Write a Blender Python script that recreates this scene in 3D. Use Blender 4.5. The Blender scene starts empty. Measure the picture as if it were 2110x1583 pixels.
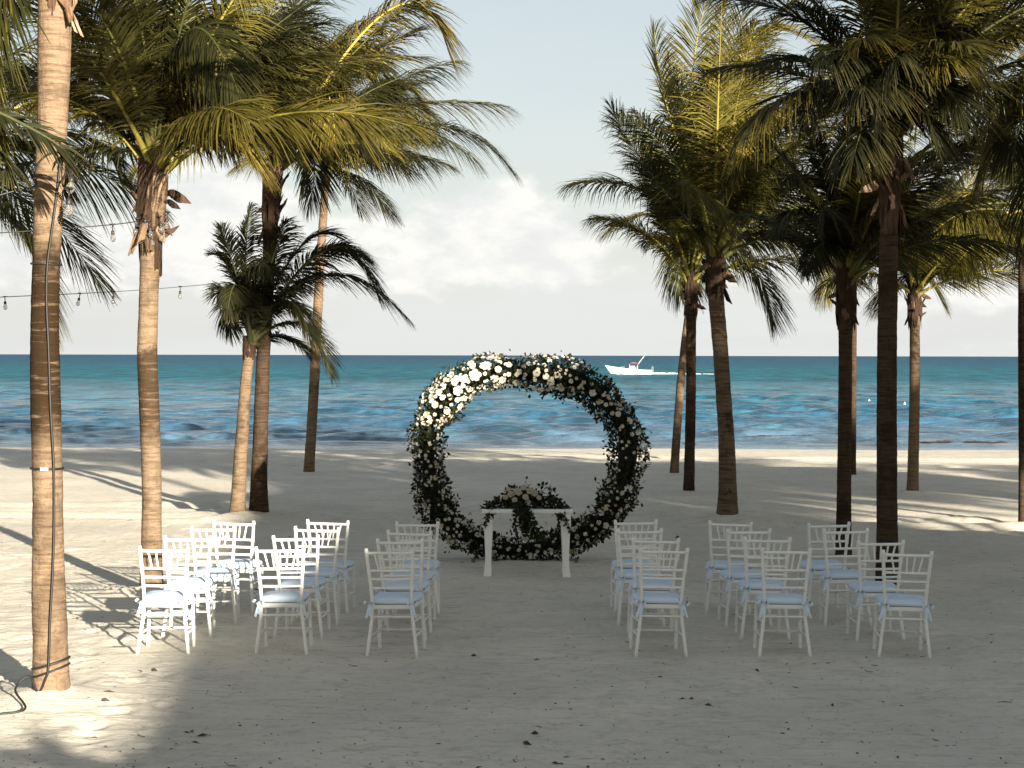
import bpy, math, random
import numpy as np
from mathutils import Matrix, Vector, Euler

SC = bpy.context.scene
COL = SC.collection
rad = math.radians

# ------------------------------------------------------------------ camera
F, CU, CV, CH = 3800.0, 1055.0, 791.5, 2.5      # focal length / centre in photo pixels, eye height in metres
cd = bpy.data.cameras.new("camera")
cd.sensor_width = 36.0
cd.lens = 36.0 * F / 2110.0
cd.clip_start, cd.clip_end = 0.1, 90000.0
cam = bpy.data.objects.new("camera", cd)
COL.objects.link(cam)
R_CAM = Matrix.Rotation(rad(90 - 0.89), 3, 'X') @ Matrix.Rotation(rad(0.13), 3, 'Z')
cam.matrix_world = Matrix.Translation((0, 0, CH)) @ R_CAM.to_4x4()
SC.camera = cam

# ------------------------------------------------------------------ sky, sun, exposure
SUN_EL = rad(11.3)
SUN_H = Vector((0.44, -0.898)).normalized()       # horizontal direction towards the sun
SUN_ROT = math.atan2(SUN_H.x, SUN_H.y)
world = bpy.data.worlds.new("World")
SC.world = world
world.use_nodes = True
sun_d = bpy.data.lights.new("sun", 'SUN')
sun_d.energy = 5.0
sun_d.angle = rad(0.5)
sun_d.color = (1.0, 0.90, 0.76)
sun = bpy.data.objects.new("sun", sun_d)
COL.objects.link(sun)
sdir = Vector((SUN_H.x * math.cos(SUN_EL), SUN_H.y * math.cos(SUN_EL), math.sin(SUN_EL)))
sun.rotation_euler = sdir.to_track_quat('Z', 'Y').to_euler()
sun.location = sdir * 60
SC.view_settings.view_transform = 'Standard'
SC.view_settings.look = 'None'
SC.view_settings.gamma = 1.0
SC.view_settings.use_curve_mapping = False
SC.view_settings.exposure = 2.0
SC.cycles.max_bounces = 6
SC.cycles.diffuse_bounces = 3
SC.cycles.transparent_max_bounces = 6
SC.cycles.sample_clamp_indirect = 4.0


def nd(nt, typ, ins=None, **kw):
    n = nt.nodes.new(typ)
    for k, v in kw.items():
        setattr(n, k, v)
    for k, v in (ins or {}).items():
        s = n.inputs[k]
        if isinstance(v, bpy.types.NodeSocket):
            nt.links.new(v, s)
        else:
            s.default_value = v
    return n


def mth(nt, op, a, b=None, c=None, clamp=False):
    ins = {0: a}
    if b is not None:
        ins[1] = b
    if c is not None:
        ins[2] = c
    return nd(nt, 'ShaderNodeMath', ins, operation=op, use_clamp=clamp).outputs[0]


def mixc(nt, f, a, b, mode='MIX'):
    n = nt.nodes.new('ShaderNodeMix')
    n.data_type = 'RGBA'
    n.blend_type = mode
    n.clamp_factor = True
    for s, v in ((n.inputs[0], f), (n.inputs[6], a), (n.inputs[7], b)):
        if isinstance(v, bpy.types.NodeSocket):
            nt.links.new(v, s)
        else:
            s.default_value = v if not (isinstance(v, tuple) and len(v) == 3) else (*v, 1)
    return n.outputs[2]


def ramp(nt, fac, stops, interp='LINEAR'):
    n = nd(nt, 'ShaderNodeValToRGB', {0: fac})
    cr = n.color_ramp
    cr.interpolation = interp
    while len(cr.elements) < len(stops):
        cr.elements.new(0.5)
    for e, (p, c) in zip(cr.elements, stops):
        e.position = p
        e.color = (*c, 1) if len(c) == 3 else c
    return n.outputs[0]


def smooth(nt, x, lo, hi):
    return nd(nt, 'ShaderNodeMapRange', {0: x, 1: lo, 2: hi, 3: 0.0, 4: 1.0}, interpolation_type='SMOOTHSTEP').outputs[0]


def build_world():
    nt = world.node_tree
    nt.nodes.clear()
    tc = nd(nt, 'ShaderNodeTexCoord')
    d = tc.outputs['Generated']
    sky = nd(nt, 'ShaderNodeTexSky', sky_type='NISHITA', sun_disc=False, sun_elevation=SUN_EL, sun_rotation=SUN_ROT,
             altitude=0.0, air_density=1.0, dust_density=1.4, ozone_density=1.2)
    skyc = nd(nt, 'ShaderNodeVectorMath', {0: sky.outputs[0], 3: SKY_K}, operation='SCALE').outputs[0]
    sep = nd(nt, 'ShaderNodeSeparateXYZ', {0: d})
    z = sep.outputs[2]
    # thin bright haze / high cloud veil thickening towards the horizon, the same all the way round
    veil = mth(nt, 'POWER', 2.718, mth(nt, 'MULTIPLY', mth(nt, 'MAXIMUM', z, 0.0), -5.5))
    veil = mth(nt, 'ADD', mth(nt, 'MULTIPLY', veil, 0.75), 0.25)
    mp = nd(nt, 'ShaderNodeMapping', {0: d, 3: (3.0, 3.0, 16.0)})
    n0 = nd(nt, 'ShaderNodeTexNoise', {'Vector': mp.outputs[0], 'Scale': 1.6, 'Detail': 4.0, 'Roughness': 0.55})
    veil = mth(nt, 'MULTIPLY', veil, mth(nt, 'ADD', mth(nt, 'MULTIPLY', n0.outputs[0], 0.5), 0.72))
    col = mixc(nt, mth(nt, 'MINIMUM', veil, 0.93), skyc, (0.212, 0.216, 0.215))
    # cumulus bank over the sea, billowing noise in direction space
    mp2 = nd(nt, 'ShaderNodeMapping', {0: d, 1: CLOUD_OFF, 3: (1.0, 1.0, 1.9)})
    n1 = nd(nt, 'ShaderNodeTexNoise', {'Vector': mp2.outputs[0], 'Scale': 7.0, 'Detail': 9.0, 'Roughness': 0.58})
    n2 = nd(nt, 'ShaderNodeTexNoise', {'Vector': mp2.outputs[0], 'Scale': 26.0, 'Detail': 7.0, 'Roughness': 0.6})
    band = mth(nt, 'MULTIPLY', smooth(nt, z, 0.012, 0.05), mth(nt, 'SUBTRACT', 1.0, smooth(nt, z, 0.075, 0.15)))
    dens = mth(nt, 'ADD', mth(nt, 'MULTIPLY', n1.outputs[0], 0.75), mth(nt, 'MULTIPLY', n2.outputs[0], 0.25))
    dens = mth(nt, 'ADD', dens, mth(nt, 'MULTIPLY', mth(nt, 'SUBTRACT', band, 1.0), 0.20))
    mask = smooth(nt, dens, 0.43, 0.53)
    lump = smooth(nt, n2.outputs[0], 0.36, 0.66)
    cc = mixc(nt, lump, (0.218, 0.220, 0.220), (0.268, 0.262, 0.250))
    col = mixc(nt, mth(nt, 'MULTIPLY', mask, 0.85), col, cc)
    bg = nd(nt, 'ShaderNodeBackground', {0: col, 1: 1.0})
    out = nd(nt, 'ShaderNodeOutputWorld')
    nt.links.new(bg.outputs[0], out.inputs[0])


SKY_K = 0.036
CLOUD_OFF = (0.55, 0.0, 0.0)
build_world()


# ------------------------------------------------------------------ pixel helpers
def ray(u, v):
    return R_CAM @ Vector(((u - CU) / F, -(v - CV) / F, -1.0))


def on_z(u, v, z=0.0):
    d = ray(u, v)
    t = (z - CH) / d.z
    return Vector((d.x * t, d.y * t, z))


def at_y(u, v, Y):
    d = ray(u, v)
    t = Y / d.y
    return Vector((d.x * t, Y, CH + d.z * t))


# ------------------------------------------------------------------ object helpers
def mesh(name, verts, faces, mats, smooth_=True, fmat=None):
    me = bpy.data.meshes.new(name)
    me.from_pydata([tuple(v) for v in verts], [], [tuple(f) for f in faces])
    for m in (mats if isinstance(mats, (list, tuple)) else [mats]):
        me.materials.append(m)
    if smooth_:
        me.polygons.foreach_set('use_smooth', [True] * len(me.polygons))
    if fmat is not None:
        me.polygons.foreach_set('material_index', fmat)
    me.update()
    return me


def grid_mesh(name, X, Y, Z, m):
    """structured grid from 2-d numpy arrays"""
    r, c = X.shape
    co = np.stack([X, Y, Z], -1).reshape(-1, 3).astype(np.float32)
    idx = np.arange(r * c).reshape(r, c)
    q = np.stack([idx[:-1, :-1], idx[:-1, 1:], idx[1:, 1:], idx[1:, :-1]], -1).reshape(-1, 4).astype(np.int32)
    return np_mesh(name, co, q, m)


def np_mesh(name, co, q, m):
    k = q.shape[1]
    me = bpy.data.meshes.new(name)
    me.vertices.add(len(co))
    me.vertices.foreach_set('co', np.ascontiguousarray(co, dtype=np.float32).ravel())
    me.loops.add(len(q) * k)
    me.loops.foreach_set('vertex_index', np.ascontiguousarray(q, dtype=np.int32).ravel())
    me.polygons.add(len(q))
    me.polygons.foreach_set('loop_start', np.arange(len(q), dtype=np.int32) * k)
    me.polygons.foreach_set('use_smooth', np.ones(len(q), dtype=bool))
    me.update(calc_edges=True)
    me.materials.append(m)
    return me


def obj(name, me, parent=None, loc=None, rot=None, scale=None):
    o = bpy.data.objects.new(name, me)
    COL.objects.link(o)
    if parent is not None:
        o.parent = parent
    if loc is not None:
        o.location = loc
    if rot is not None:
        o.rotation_euler = rot
    if scale is not None:
        o.scale = scale
    return o


def tag(o, label=None, cat=None, group=None, kind=None):
    if label:
        o['label'] = label
    if cat:
        o['category'] = cat
    if group:
        o['group'] = group
    if kind:
        o['kind'] = kind
    return o


def empty(name, loc):
    o = bpy.data.objects.new(name, None)
    COL.objects.link(o)
    o.location = loc
    o.empty_display_size = 0.2
    return o


def tube(path, radii, sides=8, cap=True, flat=1.0, V=None, Fc=None, up=(0, 0, 1)):
    """swept tube; returns verts, faces (appended to V, Fc when given)"""
    V = [] if V is None else V
    Fc = [] if Fc is None else Fc
    P = [Vector(p) for p in path]
    n = len(P)
    base = len(V)
    prev = None
    for i in range(n):
        t = (P[min(i + 1, n - 1)] - P[max(i - 1, 0)])
        t = t.normalized() if t.length > 1e-9 else Vector((0, 0, 1))
        if prev is None:
            a = Vector(up)
            if abs(t.dot(a)) > 0.95:
                a = Vector((1, 0, 0))
            s = t.cross(a).normalized()
        else:
            s = (prev - t * prev.dot(t)).normalized()
        prev = s
        b = t.cross(s)
        r = radii[i] if hasattr(radii, '__len__') else radii
        for k in range(sides):
            a = 2 * math.pi * k / sides
            V.append(P[i] + s * (math.cos(a) * r) + b * (math.sin(a) * r * flat))
    for i in range(n - 1):
        for k in range(sides):
            k2 = (k + 1) % sides
            Fc.append((base + i * sides + k, base + i * sides + k2, base + (i + 1) * sides + k2, base + (i + 1) * sides + k))
    if cap:
        Fc.append(tuple(base + k for k in range(sides - 1, -1, -1)))
        Fc.append(tuple(base + (n - 1) * sides + k for k in range(sides)))
    return V, Fc


def box(V, Fc, c, s, taper=1.0):
    b = len(V)
    for sz in (-1, 1):
        k = taper if sz > 0 else 1.0
        for sx, sy in ((-1, -1), (1, -1), (1, 1), (-1, 1)):
            V.append(Vector((c[0] + sx * s[0] / 2 * k, c[1] + sy * s[1] / 2 * k, c[2] + sz * s[2] / 2)))
    Fc += [(b, b + 3, b + 2, b + 1), (b + 4, b + 5, b + 6, b + 7)]
    for k in range(4):
        k2 = (k + 1) % 4
        Fc.append((b + k, b + k2, b + 4 + k2, b + 4 + k))
    return V, Fc


def vnoise(x, y, seed=0):
    """smooth 2-d value noise in -1..1"""
    xi, yi = np.floor(x).astype(np.int64), np.floor(y).astype(np.int64)
    fx, fy = x - xi, y - yi
    fx, fy = fx * fx * (3 - 2 * fx), fy * fy * (3 - 2 * fy)

    def h(a, b):
        n = (a * 374761393 + b * 668265263 + seed * 1274126177) & 0x7fffffff
        n = ((n ^ (n >> 13)) * 1274126177) & 0x7fffffff
        n = n ^ (n >> 16)
        return (n & 0xffff) / 32767.5 - 1.0
    a, b, c, d = h(xi, yi), h(xi + 1, yi), h(xi, yi + 1), h(xi + 1, yi + 1)
    return (a * (1 - fx) + b * fx) * (1 - fy) + (c * (1 - fx) + d * fx) * fy


# ------------------------------------------------------------------ materials
def new_mat(name):
    m = bpy.data.materials.new(name)
    m.use_nodes = True
    m.node_tree.nodes.clear()
    return m, m.node_tree


def finish(nt, shader, disp=None):
    out = nd(nt, 'ShaderNodeOutputMaterial')
    nt.links.new(shader, out.inputs[0])


def bump(nt, h, strength=0.4, dist=0.01, normal=None):
    ins = {'Height': h, 'Strength': strength, 'Distance': dist}
    if normal is not None:
        ins['Normal'] = normal
    return nd(nt, 'ShaderNodeBump', ins).outputs[0]


def simple_mat(name, col, rough=0.5, var=0.08, scale=30.0, bmp=0.1, spec=0.4, trans=0.0):
    """painted / plain surface with slight mottling, wear and relief"""
    m, nt = new_mat(name)
    tc = nd(nt, 'ShaderNodeTexCoord')
    n = nd(nt, 'ShaderNodeTexNoise', {'Vector': tc.outputs['Object'], 'Scale': scale, 'Detail': 5.0, 'Roughness': 0.6})
    oi = nd(nt, 'ShaderNodeObjectInfo')
    k = mth(nt, 'ADD', mth(nt, 'MULTIPLY', mth(nt, 'SUBTRACT', n.outputs[0], 0.5), var * 2.4),
            mth(nt, 'ADD', 1.0, mth(nt, 'MULTIPLY', mth(nt, 'SUBTRACT', oi.outputs['Random'], 0.5), var)))
    c = nd(nt, 'ShaderNodeVectorMath', {0: (*col,), 3: k}, operation='SCALE').outputs[0]
    b = nd(nt, 'ShaderNodeBsdfPrincipled', {'Base Color': c, 'Roughness': rough, 'Specular IOR Level': spec,
                                            'Normal': bump(nt, n.outputs[0], bmp, 0.01)})
    sh = b.outputs[0]
    if trans > 0:
        t = nd(nt, 'ShaderNodeBsdfTranslucent', {0: c})
        sh = nd(nt, 'ShaderNodeMixShader', {0: trans, 1: sh, 2: t.outputs[0]}).outputs[0]
    finish(nt, sh)
    return m


def sand_mat():
    m, nt = new_mat("sand")
    g = nd(nt, 'ShaderNodeNewGeometry')
    p = g.outputs['Position']
    n1 = nd(nt, 'ShaderNodeTexNoise', {'Vector': p, 'Scale': 0.6, 'Detail': 6.0, 'Roughness': 0.6})
    n2 = nd(nt, 'ShaderNodeTexNoise', {'Vector': p, 'Scale': 14.0, 'Detail': 6.0, 'Roughness': 0.7})
    n3 = nd(nt, 'ShaderNodeTexNoise', {'Vector': p, 'Scale': 120.0, 'Detail': 3.0, 'Roughness': 0.7})
    mp = nd(nt, 'ShaderNodeMapping', {0: p, 2: (0, 0, 0.12), 3: (2.2, 16.0, 1.0)})
    n4 = nd(nt, 'ShaderNodeTexNoise', {'Vector': mp.outputs[0], 'Scale': 1.0, 'Detail': 5.0, 'Roughness': 0.65})
    c = mixc(nt, smooth(nt, n1.outputs[0], 0.35, 0.68), (0.58, 0.540, 0.450), (0.665, 0.615, 0.510))
    c = mixc(nt, mth(nt, 'MULTIPLY', smooth(nt, n4.outputs[0], 0.50, 0.72), 0.50), c, (0.30, 0.27, 0.215))  # damp and dry mottling; this and the next also paint shading of dents
    c = mixc(nt, mth(nt, 'MULTIPLY', smooth(nt, n2.outputs[0], 0.54, 0.72), 0.60), c, (0.27, 0.245, 0.20))
    n5 = nd(nt, 'ShaderNodeTexNoise', {'Vector': p, 'Scale': 3.2, 'Detail': 7.0, 'Roughness': 0.7})
    c = mixc(nt, mth(nt, 'MULTIPLY', smooth(nt, n5.outputs[0], 0.52, 0.70), 0.42), c, (0.34, 0.31, 0.25))
    # damp sand by the water
    y = nd(nt, 'ShaderNodeSeparateXYZ', {0: p}).outputs[1]
    wob = mth(nt, 'ADD', y, mth(nt, 'MULTIPLY', n1.outputs[0], 2.0))
    c = mixc(nt, mth(nt, 'MULTIPLY', smooth(nt, wob, 56.0, 59.0), 0.45), c, (0.26, 0.25, 0.22))
    h = mth(nt, 'ADD', mth(nt, 'MULTIPLY', n2.outputs[0], 1.0), mth(nt, 'MULTIPLY', n3.outputs[0], 0.35))
    h = mth(nt, 'ADD', h, mth(nt, 'MULTIPLY', n4.outputs[0], 0.9))
    b = nd(nt, 'ShaderNodeBsdfPrincipled', {'Base Color': c, 'Roughness': 0.95, 'Specular IOR Level': 0.12,
                                            'Normal': bump(nt, h, 0.8, 0.026)})
    finish(nt, b.outputs[0])
    return m


def water_mat():
    m, nt = new_mat("sea_water")
    g = nd(nt, 'ShaderNodeNewGeometry')
    p = g.outputs['Position']
    sx = nd(nt, 'ShaderNodeSeparateXYZ', {0: p})
    y = sx.outputs[1]
    # 1/y in 0..1 : image-like spacing of the depth zones (shore 58 m .. deep water)
    inv = mth(nt, 'DIVIDE', 58.0, mth(nt, 'MAXIMUM', y, 58.0))
    mpz = nd(nt, 'ShaderNodeMapping', {0: p, 3: (0.012, 0.02, 0.0)})
    nz = nd(nt, 'ShaderNodeTexNoise', {'Vector': mpz.outputs[0], 'Scale': 1.0, 'Detail': 5.0, 'Roughness': 0.6})
    inv2 = mth(nt, 'ADD', inv, mth(nt, 'MULTIPLY', mth(nt, 'SUBTRACT', nz.outputs[0], 0.5), mth(nt, 'MULTIPLY', inv, 0.55)))
    c = ramp(nt, inv2, [(0.0, (0.002, 0.046, 0.105)), (0.06, (0.003, 0.070, 0.130)), (0.16, (0.005, 0.115, 0.158)),
                        (0.30, (0.009, 0.115, 0.165)), (0.55, (0.020, 0.098, 0.155)), (0.80, (0.036, 0.092, 0.150)), (1.0, (0.070, 0.112, 0.150))])
    # weed and sand patches on the bottom; their contrast also paints distant wave shading
    mpw = nd(nt, 'ShaderNodeMapping', {0: p, 3: (0.16, 0.085, 0.0)})
    nw = nd(nt, 'ShaderNodeTexNoise', {'Vector': mpw.outputs[0], 'Scale': 1.0, 'Detail': 8.0, 'Roughness': 0.70})
    c = mixc(nt, mth(nt, 'MULTIPLY', smooth(nt, nw.outputs[0], 0.50, 0.68), 0.45), c, (0.004, 0.050, 0.085))
    c = mixc(nt, mth(nt, 'MULTIPLY', smooth(nt, mth(nt, 'SUBTRACT', 1.0, nw.outputs[0]), 0.54, 0.70), 0.35), c, (0.05, 0.22, 0.24))
    # ripples: stretched along the shore, growing with distance so that they stay visible
    mp1 = nd(nt, 'ShaderNodeMapping', {0: p, 3: (0.75, 1.8, 1.0)})
    r1 = nd(nt, 'ShaderNodeTexNoise', {'Vector': mp1.outputs[0], 'Scale': 1.0, 'Detail': 5.0, 'Roughness': 0.62, 'Distortion': 0.4})
    mp2 = nd(nt, 'ShaderNodeMapping', {0: p, 3: (0.30, 0.42, 1.0)})
    r2 = nd(nt, 'ShaderNodeTexNoise', {'Vector': mp2.outputs[0], 'Scale': 1.0, 'Detail': 6.0, 'Roughness': 0.66, 'Distortion': 0.4})
    far = smooth(nt, y, 62.0, 230.0)
    nrm = bump(nt, r1.outputs[0], 1.0, 0.15)
    nrm = bump(nt, r2.outputs[0], mth(nt, 'ADD', 0.05, mth(nt, 'MULTIPLY', far, 0.85)), 1.1, nrm)
    mp4 = nd(nt, 'ShaderNodeMapping', {0: p, 3: (0.42, 0.085, 1.0)})
    r3 = nd(nt, 'ShaderNodeTexNoise', {'Vector': mp4.outputs[0], 'Scale': 1.0, 'Detail': 5.0, 'Roughness': 0.68})
    nrm = bump(nt, r3.outputs[0], far, 0.8, nrm)
    chop_shade = mth(nt, 'ADD', 0.50, mth(nt, 'MULTIPLY', smooth(nt, r3.outputs[0], 0.36, 0.64), 0.85))  # light and dark of distant wave faces painted into the water colour
    c = nd(nt, 'ShaderNodeVectorMath', {0: c, 3: chop_shade}, operation='SCALE').outputs[0]
    # scattered whitecaps
    mp3 = nd(nt, 'ShaderNodeMapping', {0: p, 3: (0.05, 0.10, 1.0)})
    wc = nd(nt, 'ShaderNodeTexNoise', {'Vector': mp3.outputs[0], 'Scale': 1.0, 'Detail': 8.0, 'Roughness': 0.72})
    foam = mth(nt, 'MULTIPLY', smooth(nt, wc.outputs[0], 0.775, 0.81), smooth(nt, y, 70.0, 110.0))
    c = mixc(nt, mth(nt, 'MULTIPLY', foam, 0.8), c, (0.6, 0.62, 0.62))
    b = nd(nt, 'ShaderNodeBsdfPrincipled', {'Base Color': c, 'IOR': 1.33, 'Normal': nrm,
                                            'Roughness': mth(nt, 'ADD', 0.12, mth(nt, 'MULTIPLY', far, 0.20)),
                                            'Specular IOR Level': mth(nt, 'SUBTRACT', 0.42, mth(nt, 'MULTIPLY', far, 0.41))})
    finish(nt, b.outputs[0])
    return m


def bark_mat(name, c_lo, c_hi, dirt, stain=None):
    m, nt = new_mat(name)
    tc = nd(nt, 'ShaderNodeTexCoord')
    p = tc.outputs['Object']
    oi = nd(nt, 'ShaderNodeObjectInfo')
    off = nd(nt, 'ShaderNodeCombineXYZ', {0: mth(nt, 'MULTIPLY', oi.outputs['Random'], 37.0), 1: 0.0, 2: mth(nt, 'MULTIPLY', oi.outputs['Random'], 91.0)})
    q = nd(nt, 'ShaderNodeVectorMath', {0: p, 1: off.outputs[0]}, operation='ADD').outputs[0]
    mp = nd(nt, 'ShaderNodeMapping', {0: q, 3: (4.5, 4.5, 46.0)})
    rings = nd(nt, 'ShaderNodeTexNoise', {'Vector': mp.outputs[0], 'Scale': 1.0, 'Detail': 4.0, 'Roughness': 0.6})
    fine = nd(nt, 'ShaderNodeTexNoise', {'Vector': q, 'Scale': 45.0, 'Detail': 5.0, 'Roughness': 0.7})
    mpv = nd(nt, 'ShaderNodeMapping', {0: q, 3: (22.0, 22.0, 3.0)})
    vert = nd(nt, 'ShaderNodeTexNoise', {'Vector': mpv.outputs[0], 'Scale': 1.0, 'Detail': 4.0, 'Roughness': 0.6})
    big = nd(nt, 'ShaderNodeTexNoise', {'Vector': q, 'Scale': 1.5, 'Detail': 6.0, 'Roughness': 0.68})
    c = mixc(nt, smooth(nt, rings.outputs[0], 0.28, 0.62), c_lo, c_hi)
    c = mixc(nt, mth(nt, 'MULTIPLY', smooth(nt, fine.outputs[0], 0.52, 0.72), 0.5), c, tuple(x * 0.42 for x in c_lo))
    c = mixc(nt, mth(nt, 'MULTIPLY', smooth(nt, vert.outputs[0], 0.56, 0.75), 0.4), c, tuple(x * 0.5 for x in c_lo))
    c = mixc(nt, mth(nt, 'MULTIPLY', smooth(nt, big.outputs[0], 0.50, 0.60), dirt), c, (0.022, 0.014, 0.008))
    if stain:
        zz = mth(nt, 'ADD', nd(nt, 'ShaderNodeSeparateXYZ', {0: p}).outputs[2], mth(nt, 'MULTIPLY', mth(nt, 'SUBTRACT', big.outputs[0], 0.5), 1.2))
        wz = (stain[1] - stain[0]) * 0.22
        band = mth(nt, 'MULTIPLY', smooth(nt, zz, stain[0], stain[0] + wz * 1.6), mth(nt, 'SUBTRACT', 1.0, smooth(nt, zz, stain[1] - wz * .5, stain[1])))
        sp = nd(nt, 'ShaderNodeTexNoise', {'Vector': mp.outputs[0], 'Scale': 0.55, 'Detail': 7.0, 'Roughness': 0.72})
        c = mixc(nt, mth(nt, 'MULTIPLY', mth(nt, 'MULTIPLY', band, smooth(nt, sp.outputs[0], 0.30, 0.48)), stain[2]), c, (0.026, 0.016, 0.008))
    h = mth(nt, 'ADD', mth(nt, 'MULTIPLY', rings.outputs[0], 1.2), mth(nt, 'ADD', mth(nt, 'MULTIPLY', fine.outputs[0], 0.5), mth(nt, 'MULTIPLY', vert.outputs[0], 0.4)))
    b = nd(nt, 'ShaderNodeBsdfPrincipled', {'Base Color': c, 'Roughness': 0.95, 'Specular IOR Level': 0.05, 'Normal': bump(nt, h, 0.9, 0.02)})
    finish(nt, b.outputs[0])
    return m


def leaf_mat(name, trans=0.16, rough=0.55):
    """colour = object colour, varied along the leaflet and from leaflet to leaflet (attribute 'tint')"""
    m, nt = new_mat(name)
    at = nd(nt, 'ShaderNodeAttribute', attribute_name='tint')
    s = nd(nt, 'ShaderNodeSeparateColor', {0: at.outputs[0]})
    oi = nd(nt, 'ShaderNodeObjectInfo')
    base = oi.outputs['Color']
    k = mth(nt, 'ADD', 0.62, mth(nt, 'MULTIPLY', s.outputs[1], 0.75))
    c = nd(nt, 'ShaderNodeVectorMath', {0: base, 3: k}, operation='SCALE').outputs[0]
    dry = mth(nt, 'MULTIPLY', smooth(nt, mth(nt, 'ADD', s.outputs[0], mth(nt, 'MULTIPLY', s.outputs[1], 0.5)), 1.05, 1.5), 0.6)
    c = mixc(nt, dry, c, (0.110, 0.078, 0.020))
    b = nd(nt, 'ShaderNodeBsdfPrincipled', {'Base Color': c, 'Roughness': rough, 'Specular IOR Level': 0.12})
    t = nd(nt, 'ShaderNodeBsdfTranslucent', {0: c})
    mx = nd(nt, 'ShaderNodeMixShader', {0: trans, 1: b.outputs[0], 2: t.outputs[0]})
    finish(nt, mx.outputs[0])
    return m


def objcol_mat(name, rough=0.5, trans=0.0, spec=0.4, scale=40.0, var=0.25, gain=1.0):
    """object colour with mottling"""
    m, nt = new_mat(name)
    tc = nd(nt, 'ShaderNodeTexCoord')
    oi = nd(nt, 'ShaderNodeObjectInfo')
    n = nd(nt, 'ShaderNodeTexNoise', {'Vector': tc.outputs['Object'], 'Scale': scale, 'Detail': 4.0, 'Roughness': 0.6})
    k = mth(nt, 'MULTIPLY', gain, mth(nt, 'ADD', 1.0 - var, mth(nt, 'MULTIPLY', n.outputs[0], var * 2)))
    c = nd(nt, 'ShaderNodeVectorMath', {0: oi.outputs['Color'], 3: k}, operation='SCALE').outputs[0]
    b = nd(nt, 'ShaderNodeBsdfPrincipled', {'Base Color': c, 'Roughness': rough, 'Specular IOR Level': spec, 'Normal': bump(nt, n.outputs[0], 0.2, 0.01)})
    sh = b.outputs[0]
    if trans > 0:
        t = nd(nt, 'ShaderNodeBsdfTranslucent', {0: c})
        sh = nd(nt, 'ShaderNodeMixShader', {0: trans, 1: sh, 2: t.outputs[0]}).outputs[0]
    finish(nt, sh)
    return m


M_SAND = sand_mat()
M_WATER = water_mat()
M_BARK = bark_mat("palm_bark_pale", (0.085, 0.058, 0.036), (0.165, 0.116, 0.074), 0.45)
M_BARKD = bark_mat("palm_bark_dark_shaded", (0.028, 0.018, 0.012), (0.062, 0.042, 0.027), 0.7)  # dark bark; its tone also carries the shade on shaded trunks
M_BARKC = bark_mat("palm_bark_stained", (0.115, 0.078, 0.049), (0.215, 0.152, 0.098), 0.40, (1.35, 3.3, 1.0))
M_BARKH = bark_mat("palm_bark_lichen", (0.098, 0.068, 0.042), (0.190, 0.135, 0.086), 0.40, (1.3, 2.45, 0.85))
M_BARKM = bark_mat("palm_bark_mottled", (0.055, 0.038, 0.025), (0.145, 0.102, 0.066), 0.85)
M_LEAF = leaf_mat("palm_leaf")
M_STEM = objcol_mat("palm_petiole", rough=0.5, scale=20.0, spec=0.2, gain=2.4)
def husk_mat():
    m, nt = new_mat("palm_husk")
    tc = nd(nt, 'ShaderNodeTexCoord')
    oi = nd(nt, 'ShaderNodeObjectInfo')
    mp = nd(nt, 'ShaderNodeMapping', {0: tc.outputs['Object'], 3: (60.0, 60.0, 7.0)})
    n1 = nd(nt, 'ShaderNodeTexNoise', {'Vector': mp.outputs[0], 'Scale': 1.0, 'Detail': 4.0, 'Roughness': 0.65})
    n2 = nd(nt, 'ShaderNodeTexNoise', {'Vector': tc.outputs['Object'], 'Scale': 9.0, 'Detail': 5.0, 'Roughness': 0.65})
    k = mth(nt, 'MULTIPLY', mth(nt, 'ADD', 0.25, mth(nt, 'MULTIPLY', n1.outputs[0], 1.4)), mth(nt, 'ADD', 0.35, mth(nt, 'MULTIPLY', n2.outputs[0], 1.25)))
    c = nd(nt, 'ShaderNodeVectorMath', {0: oi.outputs['Color'], 3: k}, operation='SCALE').outputs[0]
    b = nd(nt, 'ShaderNodeBsdfPrincipled', {'Base Color': c, 'Roughness': 0.9, 'Specular IOR Level': 0.1, 'Normal': bump(nt, n1.outputs[0], 0.8, 0.01)})
    finish(nt, b.outputs[0])
    return m


M_HUSK = husk_mat()
M_WHITE = simple_mat("white_paint", (0.69, 0.685, 0.64), rough=0.42, var=0.05, scale=22.0, bmp=0.06)
M_CUSH = simple_mat("cushion_cotton", (0.56, 0.655, 0.75), rough=0.85, var=0.05, scale=90.0, bmp=0.25, spec=0.15)  # white cotton with the blue of skylight put into its colour
M_TABLE = simple_mat("table_paint", (0.68, 0.675, 0.64), rough=0.5, var=0.05, scale=14.0, bmp=0.06)
M_PETAL = objcol_mat("rose_petal", rough=0.6, trans=0.25, spec=0.2, scale=30.0, var=0.12)
M_GREEN = leaf_mat("garland_leaf", trans=0.22, rough=0.45)
M_BLACK = simple_mat("black_rubber", (0.012, 0.011, 0.010), rough=0.55, var=0.2, scale=60.0)
M_WIRE = simple_mat("dark_wire", (0.02, 0.018, 0.016), rough=0.5, var=0.2)
M_STEEL = simple_mat("hoop_metal", (0.10, 0.10, 0.095), rough=0.45, var=0.2)


def glass_mat():
    m, nt = new_mat("bulb_glass")
    b = nd(nt, 'ShaderNodeBsdfPrincipled', {'Base Color': (0.72, 0.70, 0.66, 1), 'Roughness': 0.06, 'IOR': 1.45, 'Transmission Weight': 0.92})
    finish(nt, b.outputs[0])
    return m


M_GLASS = glass_mat()

# ------------------------------------------------------------------ ground: one sheet of sand that dips under the sea
SEA_Z = -0.35
MOUNDS = []


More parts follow.
